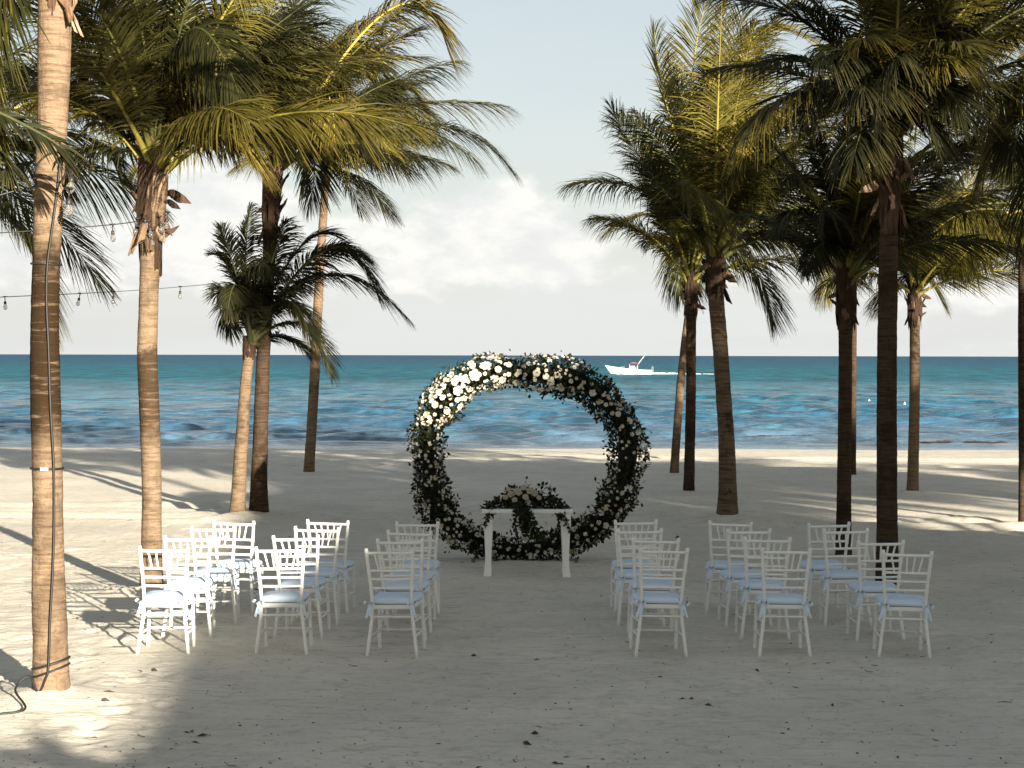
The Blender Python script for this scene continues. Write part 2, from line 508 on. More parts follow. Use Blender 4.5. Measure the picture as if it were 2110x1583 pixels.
def base_z(x, y):
    t = np.clip((np.asarray(y, float) - 43.0) / 24.0, 0, 1)
    z = -0.62 * t * t * (3 - 2 * t)
    t2 = np.clip((np.asarray(y, float) - 66.0) / 60.0, 0, 1)
    return z - 3.0 * t2


def make_sand():
    xs = np.concatenate([-np.geomspace(400, 16.5, 26), np.arange(-16, -7.5, 0.13), np.arange(-7.4, 7.41, 0.045), np.arange(7.5, 16.1, 0.13), np.geomspace(16.5, 400, 26)])
    ys = np.concatenate([np.linspace(-400, -40, 10), np.arange(-36, 8.6, 1.2), np.arange(9.0, 24.0, 0.045), np.arange(24.0, 62.0, 0.13), np.linspace(63, 130, 30)])
    X, Y = np.meshgrid(xs, ys)
    Z = base_z(X, Y)
    rng = np.random.default_rng(4)
    h = 0.040 * vnoise(X / 4.1, Y / 5.3, 1) + 0.011 * vnoise(X / 1.5, Y / 1.3, 2) + 0.005 * vnoise(X / 0.62, Y / 0.5, 3)
    h += 0.0030 * vnoise(X / 0.27, Y / 0.22, 4) + 0.0022 * vnoise(X / 0.12, Y / 0.10, 5)
    ra = 0.10
    xr, yr = X * math.cos(ra) + Y * math.sin(ra), -X * math.sin(ra) + Y * math.cos(ra)
    h += 0.0035 * vnoise(xr / 1.3, yr / 0.085, 6) * (0.5 + 0.5 * vnoise(X / 2.5, Y / 2.5, 7))
    # footprints, scuffs
    ix, iy = (xs > -9) & (xs < 9), (ys > 9) & (ys < 34)
    sx, sy = xs[ix], ys[iy]
    hs = np.zeros((len(sy), len(sx)))
    for _ in range(2600):
        fy = 9 + 24 * rng.random() ** 1.3
        fx = rng.uniform(-0.36, 0.36) * (fy + 2)
        a = rng.uniform(0, 6.28)
        L, W, D = rng.uniform(.11, .19), rng.uniform(.05, .09), rng.uniform(.005, .018)
        i0, i1 = np.searchsorted(sx, [fx - .5, fx + .5])
        j0, j1 = np.searchsorted(sy, [fy - .5, fy + .5])
        if i1 - i0 < 2 or j1 - j0 < 2:
            continue
        gx, gy = np.meshgrid(sx[i0:i1] - fx, sy[j0:j1] - fy)
        px, py = gx * math.cos(a) + gy * math.sin(a), -gx * math.sin(a) + gy * math.cos(a)
        r2 = (px / L) ** 2 + (py / W) ** 2
        hs[j0:j1, i0:i1] += -D * np.exp(-r2 * 1.2) + D * 0.45 * np.exp(-(np.sqrt(r2) - 1.55) ** 2 * 5)
    h[np.ix_(iy, ix)] += hs
    # vehicle ruts and drag lines running along the beach
    for yc, am in ((27.4, .05), (29.2, .035), (41.0, .05), (43.2, .05), (46.5, .06)):
        yy = yc - 0.16 * X + 0.5 * vnoise(X / 6.0, Y * 0 + yc, 9)
        h += -am * np.exp(-((Y - yy) / 0.28) ** 2) + am * 0.6 * np.exp(-((np.abs(Y - yy) - 0.62) / 0.25) ** 2)
    h *= np.where(Y > 55, np.clip((60 - Y) / 5, 0.15, 1), 1.0)
    for mx, my, mh, mr in MOUNDS:
        h += mh * np.exp(-((X - mx) ** 2 + (Y - my) ** 2) / mr ** 2)
    Z = Z + h
    g = obj('sand_beach', grid_mesh('sand_beach', X, Y, Z, M_SAND))
    tag(g, 'pale trodden sand beach running down to the sea', None, None, 'structure')
    return xs, ys, Z


MOUNDS += [(-3.31, 13.2, 0.06, 0.6), (-3.8, 19.2, 0.05, 0.6), (-4.0, 28.2, 0.10, 0.9), (3.25, 27.8, 0.05, 0.7), (3.94, 19.3, 0.05, 0.6)]
for _u, _v, _Y in ((106, 1452, 13.25), (312, 1226, 19.3), (533, 1068, 28.2), (489, 1070, 28.0), (636, 974, 39), (1389, 977, 38.9), (1419, 1015, 33.7), (1498, 1074, 27.8), (1738, 1152, 22.8), (1828, 1226, 19.3), (1880, 1018, 33.5), (2109, 1078, 27.5)):
    MOUNDS.append(((_u - CU) / F * _Y, _Y, 0.05, 0.26 if _Y < 24 else 0.36))
GX, GY, GZ = make_sand()


def gz(x, y):
    """height of the sand sheet"""
    i = int(np.clip(np.searchsorted(GX, x) - 1, 0, len(GX) - 2))
    j = int(np.clip(np.searchsorted(GY, y) - 1, 0, len(GY) - 2))
    fx, fy = (x - GX[i]) / (GX[i + 1] - GX[i]), (y - GY[j]) / (GY[j + 1] - GY[j])
    return float((GZ[j, i] * (1 - fx) + GZ[j, i + 1] * fx) * (1 - fy) + (GZ[j + 1, i] * (1 - fx) + GZ[j + 1, i + 1] * fx) * fy)


def make_sea():
    ys = [54.0]
    while ys[-1] < 620:
        ys.append(ys[-1] + max(0.10, 0.13 * (ys[-1] / 58.0) ** 1.9))
    ys = np.concatenate([ys, np.geomspace(660, 60000, 60)])
    s = np.concatenate([-np.geomspace(60, 1.06, 14), np.linspace(-1, 1, 440), np.geomspace(1.06, 60, 14)])
    S, Y = np.meshgrid(s, ys)
    X = S * (Y * 0.33 + 4.0)
    rng = np.random.default_rng(11)
    h = np.zeros_like(X)
    sp = np.gradient(ys)[:, None]
    spx = (Y * 0.33 + 4.0) * (2 / 440)
    for k in range(44):
        lam = 0.9 * (3.4 / 0.9) ** rng.random()
        a = rng.normal(0, 0.36)
        ph = rng.uniform(0, 6.28)
        fade = np.clip((lam / (sp * 2.6)) - 0.6, 0, 1) * np.clip((lam / (spx * 2.0)) - 0.5, 0, 1)
        am = 0.0105 * lam ** 0.85 * (0.6 + 0.8 * rng.random())
        w = (2 * math.pi / lam) * (X * math.sin(a) + Y * math.cos(a)) + ph + 0.9 * vnoise(X / (lam * 3), Y / (lam * 3), 50 + k)
        h += am * fade * np.sin(w)
    h = h + 0.9 * np.maximum(h, 0) ** 1.6
    h *= np.clip((Y - 56.5) / 6.0, 0.15, 1) * (0.75 + 0.35 * vnoise(X / 22, Y / 17, 90))
    h *= np.where(np.abs(S) > 1.0, 0.0, 1.0)
    o = obj('sea', grid_mesh('sea', X, Y, SEA_Z + h, M_WATER))
    tag(o, 'choppy turquoise sea reaching to the horizon', None, None, 'structure')


make_sea()

# ------------------------------------------------------------------ coconut palms
PALM_GROUP = 'coconut palms growing in the sand'
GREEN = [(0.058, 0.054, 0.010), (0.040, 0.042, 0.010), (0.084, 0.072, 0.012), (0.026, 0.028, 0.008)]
SHADE_GREEN = [(0.034, 0.032, 0.007), (0.020, 0.021, 0.006), (0.062, 0.052, 0.009)]  # darker greens that put the shade of the crowns into the leaf colour
YELLOW = [(0.140, 0.108, 0.020), (0.110, 0.094, 0.018)]
DEAD = [(0.120, 0.066, 0.024), (0.150, 0.085, 0.030)]
WIND = Vector((0.9, 0.10, 0.0))


def bez(P0, P1, P2, t):
    t = np.asarray(t)[:, None]
    return (1 - t) ** 2 * P0 + 2 * t * (1 - t) * P1 + t ** 2 * P2


def unit(a):
    return a / np.maximum(np.linalg.norm(a, axis=-1, keepdims=True), 1e-9)


def frond_mesh(P0, P1, P2, rng, leaflet=0.75, n=74, hang=0.35, twist=0.0, start=0.16, width=0.038, wind=0.12, dead=False):
    """one pinnate leaf: rachis tube + two rows of drooping leaflets; coordinates relative to the crown"""
    P0, P1, P2 = (np.array(p, float) for p in (P0, P1, P2))
    L = np.linalg.norm(P1 - P0) + np.linalg.norm(P2 - P1)
    V, Q, A = [], [], []
    # rachis
    ts = np.linspace(0, 0.99, 15)
    pts = bez(P0, P1, P2, ts)
    rr = 0.034 * (1 - ts) ** 1.15 + 0.004
    rr[0], rr[1] = 0.060, 0.042
    tv, tf = tube([Vector(p) for p in pts], list(rr), 5, False, 0.75)
    V.append(np.array([tuple(v) for v in tv]))
    A.append(np.tile([0.0, 0.95, 0.0, 1.0], (len(tv), 1)))
    Q.append(np.array(tf))
    nr = len(tf)
    off = len(tv)
    for side in (-1, 1):
        t = np.linspace(start, 0.995, n) + rng.normal(0, 0.004, n)
        t = np.clip(t, 0.02, 0.999)
        B = bez(P0, P1, P2, t)
        T = unit(2 * (1 - t)[:, None] * (P1 - P0) + 2 * t[:, None] * (P2 - P1))
        chord = unit((P2 - P0)[None])[0]
        ref = np.array([0, 0, 1.0])
        if abs(chord[2]) > 0.9:
            ref = np.array([-chord[0], -chord[1], 0.35])
        S = unit(np.cross(T, np.tile(ref, (n, 1))))
        Nn = unit(np.cross(S, T))
        ca, sa = math.cos(twist), math.sin(twist)
        S, Nn = S * ca + Nn * sa, Nn * ca - S * sa
        al = np.radians(np.interp(t, [start, 0.45, 0.8, 1.0], [68, 48, 34, 12])) + rng.normal(0, 0.07, n)
        D = unit(T * np.cos(al)[:, None] + side * S * np.sin(al)[:, None] + Nn * (0.16 + rng.normal(0, 0.07, n))[:, None])
        Lf = leaflet * np.interp(t, [start, 0.28, 0.5, 0.75, 0.92, 1.0], [0.45, 0.85, 1.0, 0.86, 0.55, 0.30]) * rng.uniform(0.84, 1.1, n)
        hg = hang * rng.uniform(0.6, 1.45, n)
        g = np.array([wind, wind * 0.1, -1.0])
        p = [B]
        for f, s in ((0.34, 0.34), (0.68, 0.68), (1.0, 1.0)):
            p.append(B + D * (Lf * s * (1 - 0.22 * hg * f))[:, None] + g[None] * (Lf * hg * f ** 1.9)[:, None])
        Wv = unit(np.cross(D, Nn) + rng.normal(0, 0.35, (n, 3)))
        w = width * rng.uniform(0.8, 1.2, n) * np.interp(t, [0, 0.2, 0.7, 1], [0.7, 1.0, 0.9, 0.5])
        rows = []
        for k, ww in enumerate((0.45, 1.0, 0.72)):
            rows.append(p[k] - Wv * (w * ww / 2)[:, None])
            rows.append(p[k] + Wv * (w * ww / 2)[:, None])
        rows.append(p[3])
        rows.append(p[3] + Wv * 0.0035)
        vv = np.stack(rows, 1)                      # n,8,3
        V.append(vv.reshape(-1, 3))
        gr = rng.random(n)
        at = np.zeros((n, 8, 4))
        at[:, :, 1] = gr[:, None]
        for k in range(4):
            at[:, 2 * k:2 * k + 2, 0] = k / 3.0
        at[:, :, 2] = t[:, None]
        at[:, :, 3] = 1
        A.append(at.reshape(-1, 4))
        base = off + np.arange(n)[:, None, None] * 8
        q = np.array([[0, 1, 3, 2], [2, 3, 5, 4], [4, 5, 7, 6]])[None]
        Q.append((base + q).reshape(-1, 4))
        off += n * 8
    co, q, at = np.concatenate(V), np.concatenate(Q), np.concatenate(A)
    me = np_mesh('frond', co, q, M_LEAF)
    me.materials.append(M_STEM)
    mi = np.zeros(len(q), dtype=np.int32)
    mi[:nr] = 1
    me.polygons.foreach_set('material_index', mi)
    ca = me.color_attributes.new('tint', 'FLOAT_COLOR', 'POINT')
    ca.data.foreach_set('color', at.astype(np.float32).ravel())
    return me


def boot_mesh(rng, L, W, flare, hang):
    """old leaf base: curved tapering plate with a torn, split end; origin at its foot on the trunk, outward = +x, up = +z"""
    V, Fc = [], []
    nl, nw = 7, 7
    colL = [L * (1 - 0.55 * abs(k / (nw - 1) - 0.5) * 2 * rng.uniform(.3, 1.0)) * rng.uniform(.72, 1.12) for k in range(nw)]
    ph = rng.uniform(0, 6)
    for i in range(nl):
        f = i / (nl - 1)
        wid = W * (1.0 - 0.50 * f) * (1 + 0.18 * math.sin(f * 7 + ph))
        for k in range(nw):
            s = k / (nw - 1) - 0.5
            lk = colL[k]
            out = 0.006 + flare * lk * f ** 1.8
            z = lk * (f - hang * 1.9 * f ** 2.2)
            V.append((out - 0.50 * wid * (2 * s) ** 2 * (1 - 0.4 * f) + rng.uniform(-.010, .010) * (0.3 + f), s * wid + rng.uniform(-.012, .012), z))
    n0 = len(V)
    V += [(x - 0.009 - 0.012 * (1 - (i // nw) / nl), y * 0.95, z) for i, (x, y, z) in enumerate(V)]
    for i in range(nl - 1):
        for k in range(nw - 1):
            a = i * nw + k
            Fc.append((a, a + 1, a + nw + 1, a + nw))
            Fc.append((n0 + a, n0 + a + nw, n0 + a + nw + 1, n0 + a + 1))
    edge = [k for k in range(nw)] + [i * nw + nw - 1 for i in range(1, nl)] + [(nl - 1) * nw + k for k in range(nw - 2, -1, -1)] + [i * nw for i in range(nl - 2, 0, -1)]
    for a, b in zip(edge, edge[1:] + edge[:1]):
        Fc.append((a, n0 + a, n0 + b, b))
    return mesh('leaf_base', V, Fc, M_HUSK, False)


def sheath_mesh(rng, r, h):
    """torn fibre cloth wrapped round the top of the trunk"""
    V, Fc = [], []
    n, m = 26, 6
    lo = [rng.uniform(-.35, .12) * h for _ in range(n)]
    for i in range(m):
        f = i / (m - 1)
        for k in range(n):
            a = 2 * math.pi * k / n
            rr = r * (1.10 + 0.16 * math.sin(f * 3.1)) + rng.uniform(-.012, .014)
            V.append((math.cos(a) * rr, math.sin(a) * rr, lo[k] + (h - lo[k]) * f))
    for i in range(m - 1):
        for k in range(n):
            if rng.random() < (0.30 if i == 0 else 0.07):
                continue
            k2 = (k + 1) % n
            Fc.append((i * n + k, i * n + k2, i * n + n + k2, i * n + n + k))
    return mesh('fibre_sheath', V, Fc, M_HUSK, False)


_brng = np.random.default_rng(77)
BOOTS = [boot_mesh(_brng, 0.34, w, f, h) for f, h, w in ((0.16, 0.0, .15), (0.34, 0.0, .11), (0.50, 0.20, .10), (0.30, 0.75, .13), (0.55, 0.55, .09), (0.24, 0.05, .16), (0.42, 0.85, .10))]
BOOT_COL = [(0.115, 0.072, 0.042), (0.185, 0.120, 0.074), (0.055, 0.034, 0.020), (0.250, 0.170, 0.108), (0.035, 0.022, 0.014), (0.070, 0.042, 0.026)]


def trunk_obj(root, pts, rads, bark, rng, dens=0.034, sides=16):
    """pts: world centres from foot to top; radii; leaf-scar rings as real relief"""
    pts = np.array([tuple(p) for p in pts])
    rads = np.array(rads)
    s = np.concatenate([[0], np.cumsum(np.linalg.norm(np.diff(pts, axis=0), axis=1))])
    n = int(s[-1] / dens)
    ss = np.linspace(0, s[-1], n)
    # smooth the polyline
    P = np.stack([np.interp(ss, s, pts[:, k]) for k in range(3)], 1)
    Rr = np.interp(ss, s, rads)
    w = max(3, int(0.5 / dens) | 1)
    ker = np.hanning(w + 2)[1:-1]
    ker /= ker.sum()
    Pp = np.stack([np.convolve(np.pad(P[:, k], w // 2, mode='reflect', reflect_type='odd'), ker, 'valid') for k in range(3)], 1)
    Rr = np.convolve(np.pad(Rr, w // 2, mode='edge'), ker, 'valid')
    # rings: uneven spacing, each a step out then in
    ring = np.zeros(n)
    q = 0.0
    while q < s[-1]:
        step = rng.uniform(0.07, 0.12)
        m = (ss >= q) & (ss < q + step)
        f = (ss[m] - q) / step
        ring[m] = (0.5 - f) * 0.026 + rng.uniform(-0.008, 0.008)
        q += step
    a = np.linspace(0, 2 * math.pi, sides, endpoint=False)
    A, S = np.meshgrid(a, ss)
    seed = int(rng.integers(1000))
    nz = 0.030 * vnoise(np.cos(A) * 1.6 + 5, S * 2.2 + np.sin(A) * 1.6, seed) + 0.022 * vnoise(np.cos(A) * 3 + 9, S * 9 + np.sin(A) * 3, seed + 1)
    flare = 1 + 0.22 * np.exp(-ss / 0.16)
    rr = Rr[:, None] * flare[:, None] * (1 + ring[:, None] + nz)
    X = Pp[:, 0:1] + rr * np.cos(A)
    Y = Pp[:, 1:2] + rr * np.sin(A)
    Z = np.repeat(Pp[:, 2:3], sides, 1) + 0.012 * np.sin(A * 2 + S * 3)
    o0 = np.array(root.location)
    co = np.stack([X - o0[0], Y - o0[1], Z - o0[2]], -1).reshape(-1, 3)
    idx = np.arange(n * sides).reshape(n, sides)
    nx = np.roll(idx, -1, axis=1)
    qd = np.stack([idx[:-1], nx[:-1], nx[1:], idx[1:]], -1).reshape(-1, 4)
    t = obj('trunk', np_mesh('trunk', co, qd, bark), root)
    return t, Pp, Rr


PALMS = {}


def palm(key, label, Y, foot, line, top, hero, nfill=16, L=3.2, bark=None, seed=1, boots=14, boot_len=1.0, wind=1.0,
         leaflet=0.92, el=(86, -18), azr=None, pal=None, boot_span=0.55, leaf_n=132, tw=0.0, width=0.023, droop=1.0, slim=0.92, husk=0.6, sheath=True):
    """foot (u,v,w px); line: further trunk points (u,v,w); top (u,v) where the fronds leave; hero: fronds (tip u,v, mid u,v, dY tip, colour)"""
    rng = np.random.default_rng(seed)
    k = Y / F
    if isinstance(foot, Vector):
        pts, rads = [p for p, r in line], [r for p, r in line]
        f3, top3 = foot, Vector(top)
    else:
        f3 = on_z(foot[0], foot[1])
        f3.y = Y
        f3 = at_y(foot[0], foot[1], Y)
        pts = [at_y(u, v, Y) for u, v, w in (foot,) + tuple(line)]
        rads = [w * k / 2 * slim for u, v, w in (foot,) + tuple(line)]
        top3 = at_y(top[0], top[1], Y)
    g0 = gz(f3.x, f3.y)
    root = empty('palm_tree', (f3.x, f3.y, g0))
    tag(root, label, 'palm tree', PALM_GROUP)
    pts = [Vector((pts[0].x, pts[0].y, g0 - 0.12))] + pts[1:] + [top3]
    rads = [rads[0]] + rads[1:] + [rads[-1] * 0.82]
    tr, Pp, Rr = trunk_obj(root, pts, rads, bark or M_BARK, rng)
    PALMS[key] = (root, Pp, Rr)
    # heart of the crown: bundle of unopened spear leaves, carries the fronds
    o = Vector(root.location)
    c = top3 - o
    V, Fc = [], []
    for i in range(5):
        a = i * 1.256 + rng.uniform(-.3, .3)
        d = Vector((math.cos(a) * 0.10, math.sin(a) * 0.10, 0))
        hgt = rng.uniform(0.6, 1.1) * L / 3.2
        tube([c + d * 0.3 - Vector((0, 0, 0.15)), c + d * 0.5 + Vector((0, 0, hgt * .45)), c + d * 1.3 + Vector((0.05, 0, hgt))], [0.055, 0.035, 0.006], 6, True, 0.8, V, Fc)
    crown = obj('crown', mesh('crown', V, Fc, M_STEM), root)
    crown.color = (0.046, 0.042, 0.012, 1)
    # leaf bases and torn husks under the crown
    rt = float(Rr[-1])
    jj = int(np.clip(np.searchsorted(Pp[:, 2], top3.z - boot_span * boot_len), 0, len(Pp) - 1))
    if sheath:
        sh = obj('fibre_sheath', sheath_mesh(rng, float(Rr[jj]), boot_span * boot_len * 0.95), tr, Vector(Pp[jj]) - o)
        sh.color = (0.036, 0.022, 0.014, 1)
    boots = int(boots * 1.5)
    for i in range(boots):
        f = i / max(1, boots - 1)
        a = i * 2.399 + rng.uniform(-.35, .35)
        zt = -boot_span * (1 - f) * boot_len
        j = int(np.clip(np.searchsorted(Pp[:, 2], top3.z + zt), 0, len(Pp) - 1))
        ctr = Vector(Pp[j])
        r = float(Rr[j]) * 0.92
        b = BOOTS[int(rng.choice([0, 1, 6, 2, 5, 3, 4, 3, 6] if f < 0.6 else [0, 0, 1, 5, 1]))]
        s = rng.uniform(0.6, 1.1) * boot_len * (0.70 + rt * 3)
        bo = obj('leaf_base', b, tr, ctr + Vector((math.cos(a) * r, math.sin(a) * r, 0)) - o, (rng.uniform(-.15, .15), rng.uniform(-.1, .15), a), (s, s * rng.uniform(.8, 1.25), s))
        bc = BOOT_COL[int(rng.integers(len(BOOT_COL)))]
        bo.color = (bc[0] * husk, bc[1] * husk, bc[2] * husk, 1)
    pal = pal or GREEN

    def add(P0, P1, P2, colr, hang, Lx, wnd, tws):
        me = frond_mesh(P0, P1, P2, rng, leaflet=leaflet * min(1.15, 0.55 + 0.45 * Lx / 3.2), n=leaf_n, hang=hang, twist=tws, wind=wnd, width=width)
        fo = obj('frond', me, crown)
        j = rng.uniform(0.8, 1.2)
        fo.color = (colr[0] * j, colr[1] * j, colr[2] * j, 1)
    for h in hero:
        tu, tv, mu, mv, dy = h[:5]
        colr = {'g': pal[int(rng.integers(len(pal)))], 'y': YELLOW[int(rng.integers(2))], 'd': DEAD[int(rng.integers(2))], 'k': (0.020, 0.021, 0.008)}[h[5] if len(h) > 5 else 'g']  # 'k': near-black leaf colour standing for fronds in shade
        tip = at_y(tu, tv, Y + dy)
        mid = at_y(mu, mv, Y + dy * 0.45)
        P0 = c + Vector((rng.uniform(-.05, .05), rng.uniform(-.05, .05), rng.uniform(-.12, .05)))
        P2 = tip - o
        P1 = (mid - o) * 2 - (P0 + P2) * 0.5          # control point so that the curve passes through mid
        add(P0, P1, P2, colr, h[6] if len(h) > 6 else rng.uniform(.25, .55), (P2 - P0).length, 0.28, tw + rng.normal(0, .35))
    for i in range(nfill):
        f = (i + 0.5) / nfill
        e0 = rad(el[0] + (el[1] - el[0]) * f ** 0.9 + rng.uniform(-8, 8))
        az = i * 2.399 + rng.uniform(-.4, .4)
        if azr is not None:
            az = azr[0] + (azr[1] - azr[0]) * ((i * 0.618) % 1.0)
        Lx = L * rng.uniform(0.82, 1.12) * (0.8 + 0.2 * min(1, f * 3))
        dr = rad(rng.uniform(38, 78) * (0.65 + 0.5 * f) * droop)
        d0 = Vector((math.cos(az) * math.cos(e0), math.sin(az) * math.cos(e0), math.sin(e0)))
        e1 = e0 - dr
        d1 = Vector((math.cos(az) * math.cos(e1), math.sin(az) * math.cos(e1), math.sin(e1)))
        P0 = c + Vector((math.cos(az), math.sin(az), 0)) * 0.07 + Vector((0, 0, 0.08 - 0.3 * f))
        P1 = P0 + d0 * Lx * 0.52 + WIND * (0.08 * Lx * wind)
        P2 = P0 + d0 * Lx * 0.52 + d1 * Lx * 0.5 + WIND * (0.22 * Lx * wind) + Vector((0, 0, -0.04 * Lx))
        colr = pal[int(rng.integers(len(pal)))]
        x = rng.random()
        if x < 0.12:
            colr = YELLOW[1]
        add(P0, P1, P2, colr, rng.uniform(.25, .60), Lx, 0.28 * wind, rng.normal(0, .3))
    return root


def build_palms():
    palm('cable', 'thick pale trunk wrapped with a black cable and straps, crown above the string lights', 13.25,
         (106, 1452, 76), ((105, 1370, 78), (99, 1150, 72), (97, 965, 66), (94, 800, 67), (92, 690, 63), (95, 545, 61), (101, 400, 66), (109, 240, 68), (112, 100, 74), (113, 20, 76)), (118, -130),
         [(-60, 230, -30, 60, -0.6, 'y', .5), (-210, 420, -60, 110, -1.0, 'g'), (350, -150, 250, -260, 0.8), (500, -40, 330, -220, -0.3), (-300, 100, -100, -150, .6),],
         nfill=13, L=3.0, bark=M_BARKC, seed=3, boots=13, boot_len=1.25, boot_span=0.55, el=(84, 30), droop=.7, husk=1.15, sheath=False)
    palm('husk', 'smooth tan trunk with peeling husk collar, behind the sunlit outer chairs', 19.3,
         (312, 1226, 50), ((312, 1120, 45), (313, 1000, 44), (308, 850, 46), (303, 730, 45), (307, 600, 44), (310, 490, 45), (320, 420, 52), (322, 360, 56)), (324, 318),
         [(20, 350, 190, 305, 0.3, 'k'), (500, 215, 392, 62, -1.5, 'g', .6), (600, 320, 440, 235, 0.3, 'g'), (150, 190, 215, 150, .4), (520, 330, 420, 235, -0.8, 'y', .6), (560, 120, 440, 60, .5)],
         nfill=28, L=2.6, seed=5, boots=22, boot_len=1.15, boot_span=0.85, el=(88, 42), droop=.75, husk=.85, pal=SHADE_GREEN, bark=M_BARKH)
    palm('dark', 'tall dark trunk with ragged black husks, rising through the small drooping palm', 28.2,
         (533, 1068, 46), ((534, 980, 40), (538, 860, 36), (542, 740, 34), (550, 600, 32), (558, 480, 31), (566, 400, 34)), (573, 322),
         [(925, 112, 800, 22, -0.5, 'y', .55), (460, 320, 490, 200, -.8, 'k'), (640, 420, 640, 300, -1, 'k'), (430, 230, 480, 130, 0.3), (800, 180, 690, 110, .8, 'g'),
          (690, 300, 660, 190, -1.6, 'y', .6), (500, 300, 530, 210, -1.4, 'y', .6), (760, 330, 680, 220, -.9, 'g', .5)],
         nfill=26, L=3.1, bark=M_BARKD, seed=8, slim=.85, boots=24, boot_len=1.2, boot_span=1.1, el=(88, 36), droop=.8, pal=SHADE_GREEN)
    palm('small', 'small leaning palm with low drooping crown, beside the tall dark trunk', 28.0,
         (489, 1070, 42), ((495, 950, 36), (503, 830, 31), (508, 770, 30)), (520, 690),
         [(838, 656, 670, 566, -0.3, 'k', .5), (780, 612, 675, 512, .5, 'k', .5), (752, 528, 648, 530, -.5, 'k', .45), (692, 488, 610, 520, .2, 'k'), (682, 772, 620, 668, -.4, 'k', .35),
          (440, 525, 480, 570, 0, 'k', .3), (447, 610, 475, 610, -.5, 'k', .3), (518, 425, 506, 550, .2, 'k'), (478, 690, 478, 620, .3, 'k'), (455, 470, 485, 560, -.4, 'k', .3), (590, 455, 560, 540, -.6, 'k'),
          (560, 560, 530, 560, -1.4, 'k', .6), (470, 640, 490, 590, -1.3, 'k', .6), (640, 700, 590, 620, -.9, 'k', .5)],
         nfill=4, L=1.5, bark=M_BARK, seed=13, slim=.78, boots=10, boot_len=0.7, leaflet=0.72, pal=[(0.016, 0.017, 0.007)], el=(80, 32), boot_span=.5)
    palm('slim', 'slim leaning palm near the shore with one long frond stretched toward the arch', 39.0,
         (636, 974, 24), ((641, 900, 23), (648, 780, 23), (652, 690, 22), (659, 560, 20), (667, 430, 18)), (673, 342),
         [(1052, 350, 890, 258, -1.0, 'k', .5), (805, 442, 745, 372, -.5, 'k', .5), (870, 216, 780, 178, 1.0, 'y', .5), (980, 330, 830, 270, -1.8, 'g', .6), (740, 120, 690, 200, .8), (560, 260, 610, 250, .5),
          (820, 330, 740, 270, -2.0, 'y', .7), (700, 330, 690, 250, -2.2, 'y', .7), (900, 280, 800, 220, 1.6, 'g', .5)],
         nfill=20, L=2.8, bark=M_BARK, seed=21, boots=8, boot_len=0.8, el=(86, 30), droop=.9)
    palm('thin', 'thin leaning trunk near the water, its crown tangled behind two palms', 38.9,
         (1389, 977, 20), ((1394, 900, 19), (1403, 780, 18), (1413, 690, 17)), (1440, 470),
         [(1330, 300, 1370, 360, .5), (1560, 420, 1500, 400, .5)], nfill=9, L=2.6, seed=31, boots=6, boot_len=.7)
    palm('narrow', 'narrow dark palm with knobbly collar, standing close to the leaning mottled palm', 33.7,
         (1419, 1015, 24), ((1422, 900, 23), (1424, 780, 22), (1424, 650, 23), (1423, 600, 26)), (1424, 560),
         [(1312, 345, 1362, 445, -.3, 'g', .4), (1350, 420, 1378, 480, -.6, 'g', .4), (1330, 500, 1380, 500, .5, 'k'), (1400, 300, 1400, 420, .4)],
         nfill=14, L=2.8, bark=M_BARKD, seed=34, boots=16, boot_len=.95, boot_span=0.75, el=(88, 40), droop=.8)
    palm('mottled', 'leaning mottled trunk with full upswept crown, behind the middle chairs of shaded block', 27.8,
         (1498, 1074, 46), ((1500, 1010, 41), (1497, 900, 37), (1490, 800, 34), (1483, 700, 35), (1474, 600, 36), (1471, 555, 38)), (1474, 505),
         [(1256, 216, 1352, 372, -.6, 'k', .3), (1348, 62, 1388, 270, -1.0, 'y', .25), (1478, -50, 1425, 200, 0.2, 'g', .25), (1690, 95, 1520, 120, -1.2, 'y', .35), (1614, 230, 1520, 300, -1.9, 'y', .45),
          (1665, 505, 1590, 482, -.2, 'k', .45), (1735, 390, 1600, 380, -.8, 'g', .5), (1560, -40, 1490, 190, .6, 'g'), (1640, 0, 1545, 150, .9, 'g'), (1380, 120, 1420, 300, .9, 'g'),
          (1640, 300, 1560, 370, -1.6, 'g', .5), (1400, 470, 1430, 470, -.9, 'g', .5), (1330, 330, 1390, 420, .8, 'g'), (1740, 210, 1590, 250, .5, 'y', .5), (1540, 330, 1505, 400, -2.0, 'g', .6)],
         nfill=22, L=3.9, bark=M_BARKM, seed=41, boots=20, boot_len=1.15, boot_span=0.6, el=(88, 40), tw=0.1, droop=.75)
    palm('column', 'straight dark trunk with yellow petioles, behind the outer front chair of shaded block', 22.8,
         (1738, 1152, 36), ((1739, 1000, 32), (1741, 850, 31), (1742, 700, 30), (1743, 640, 38), (1745, 590, 36)), (1747, 545),
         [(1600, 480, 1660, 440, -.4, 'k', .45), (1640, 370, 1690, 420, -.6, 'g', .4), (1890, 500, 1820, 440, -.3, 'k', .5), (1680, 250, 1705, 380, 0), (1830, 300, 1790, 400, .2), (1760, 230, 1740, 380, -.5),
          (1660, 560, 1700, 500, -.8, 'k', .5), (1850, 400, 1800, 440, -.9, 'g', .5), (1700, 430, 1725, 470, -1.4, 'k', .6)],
         nfill=20, L=2.2, bark=M_BARKD, seed=52, boots=18, boot_len=.85, boot_span=0.75, el=(88, 38), leaflet=.62, droop=.8, pal=SHADE_GREEN)
    palm('hidden', 'thin shore palm almost wholly hidden behind the straight dark trunk', 38.9,
         (1756, 978, 17), ((1757, 850, 16), (1758, 700, 16)), (1760, 470), [], nfill=9, L=2.4, seed=57, boots=5, boot_len=.6, bark=M_BARKD)
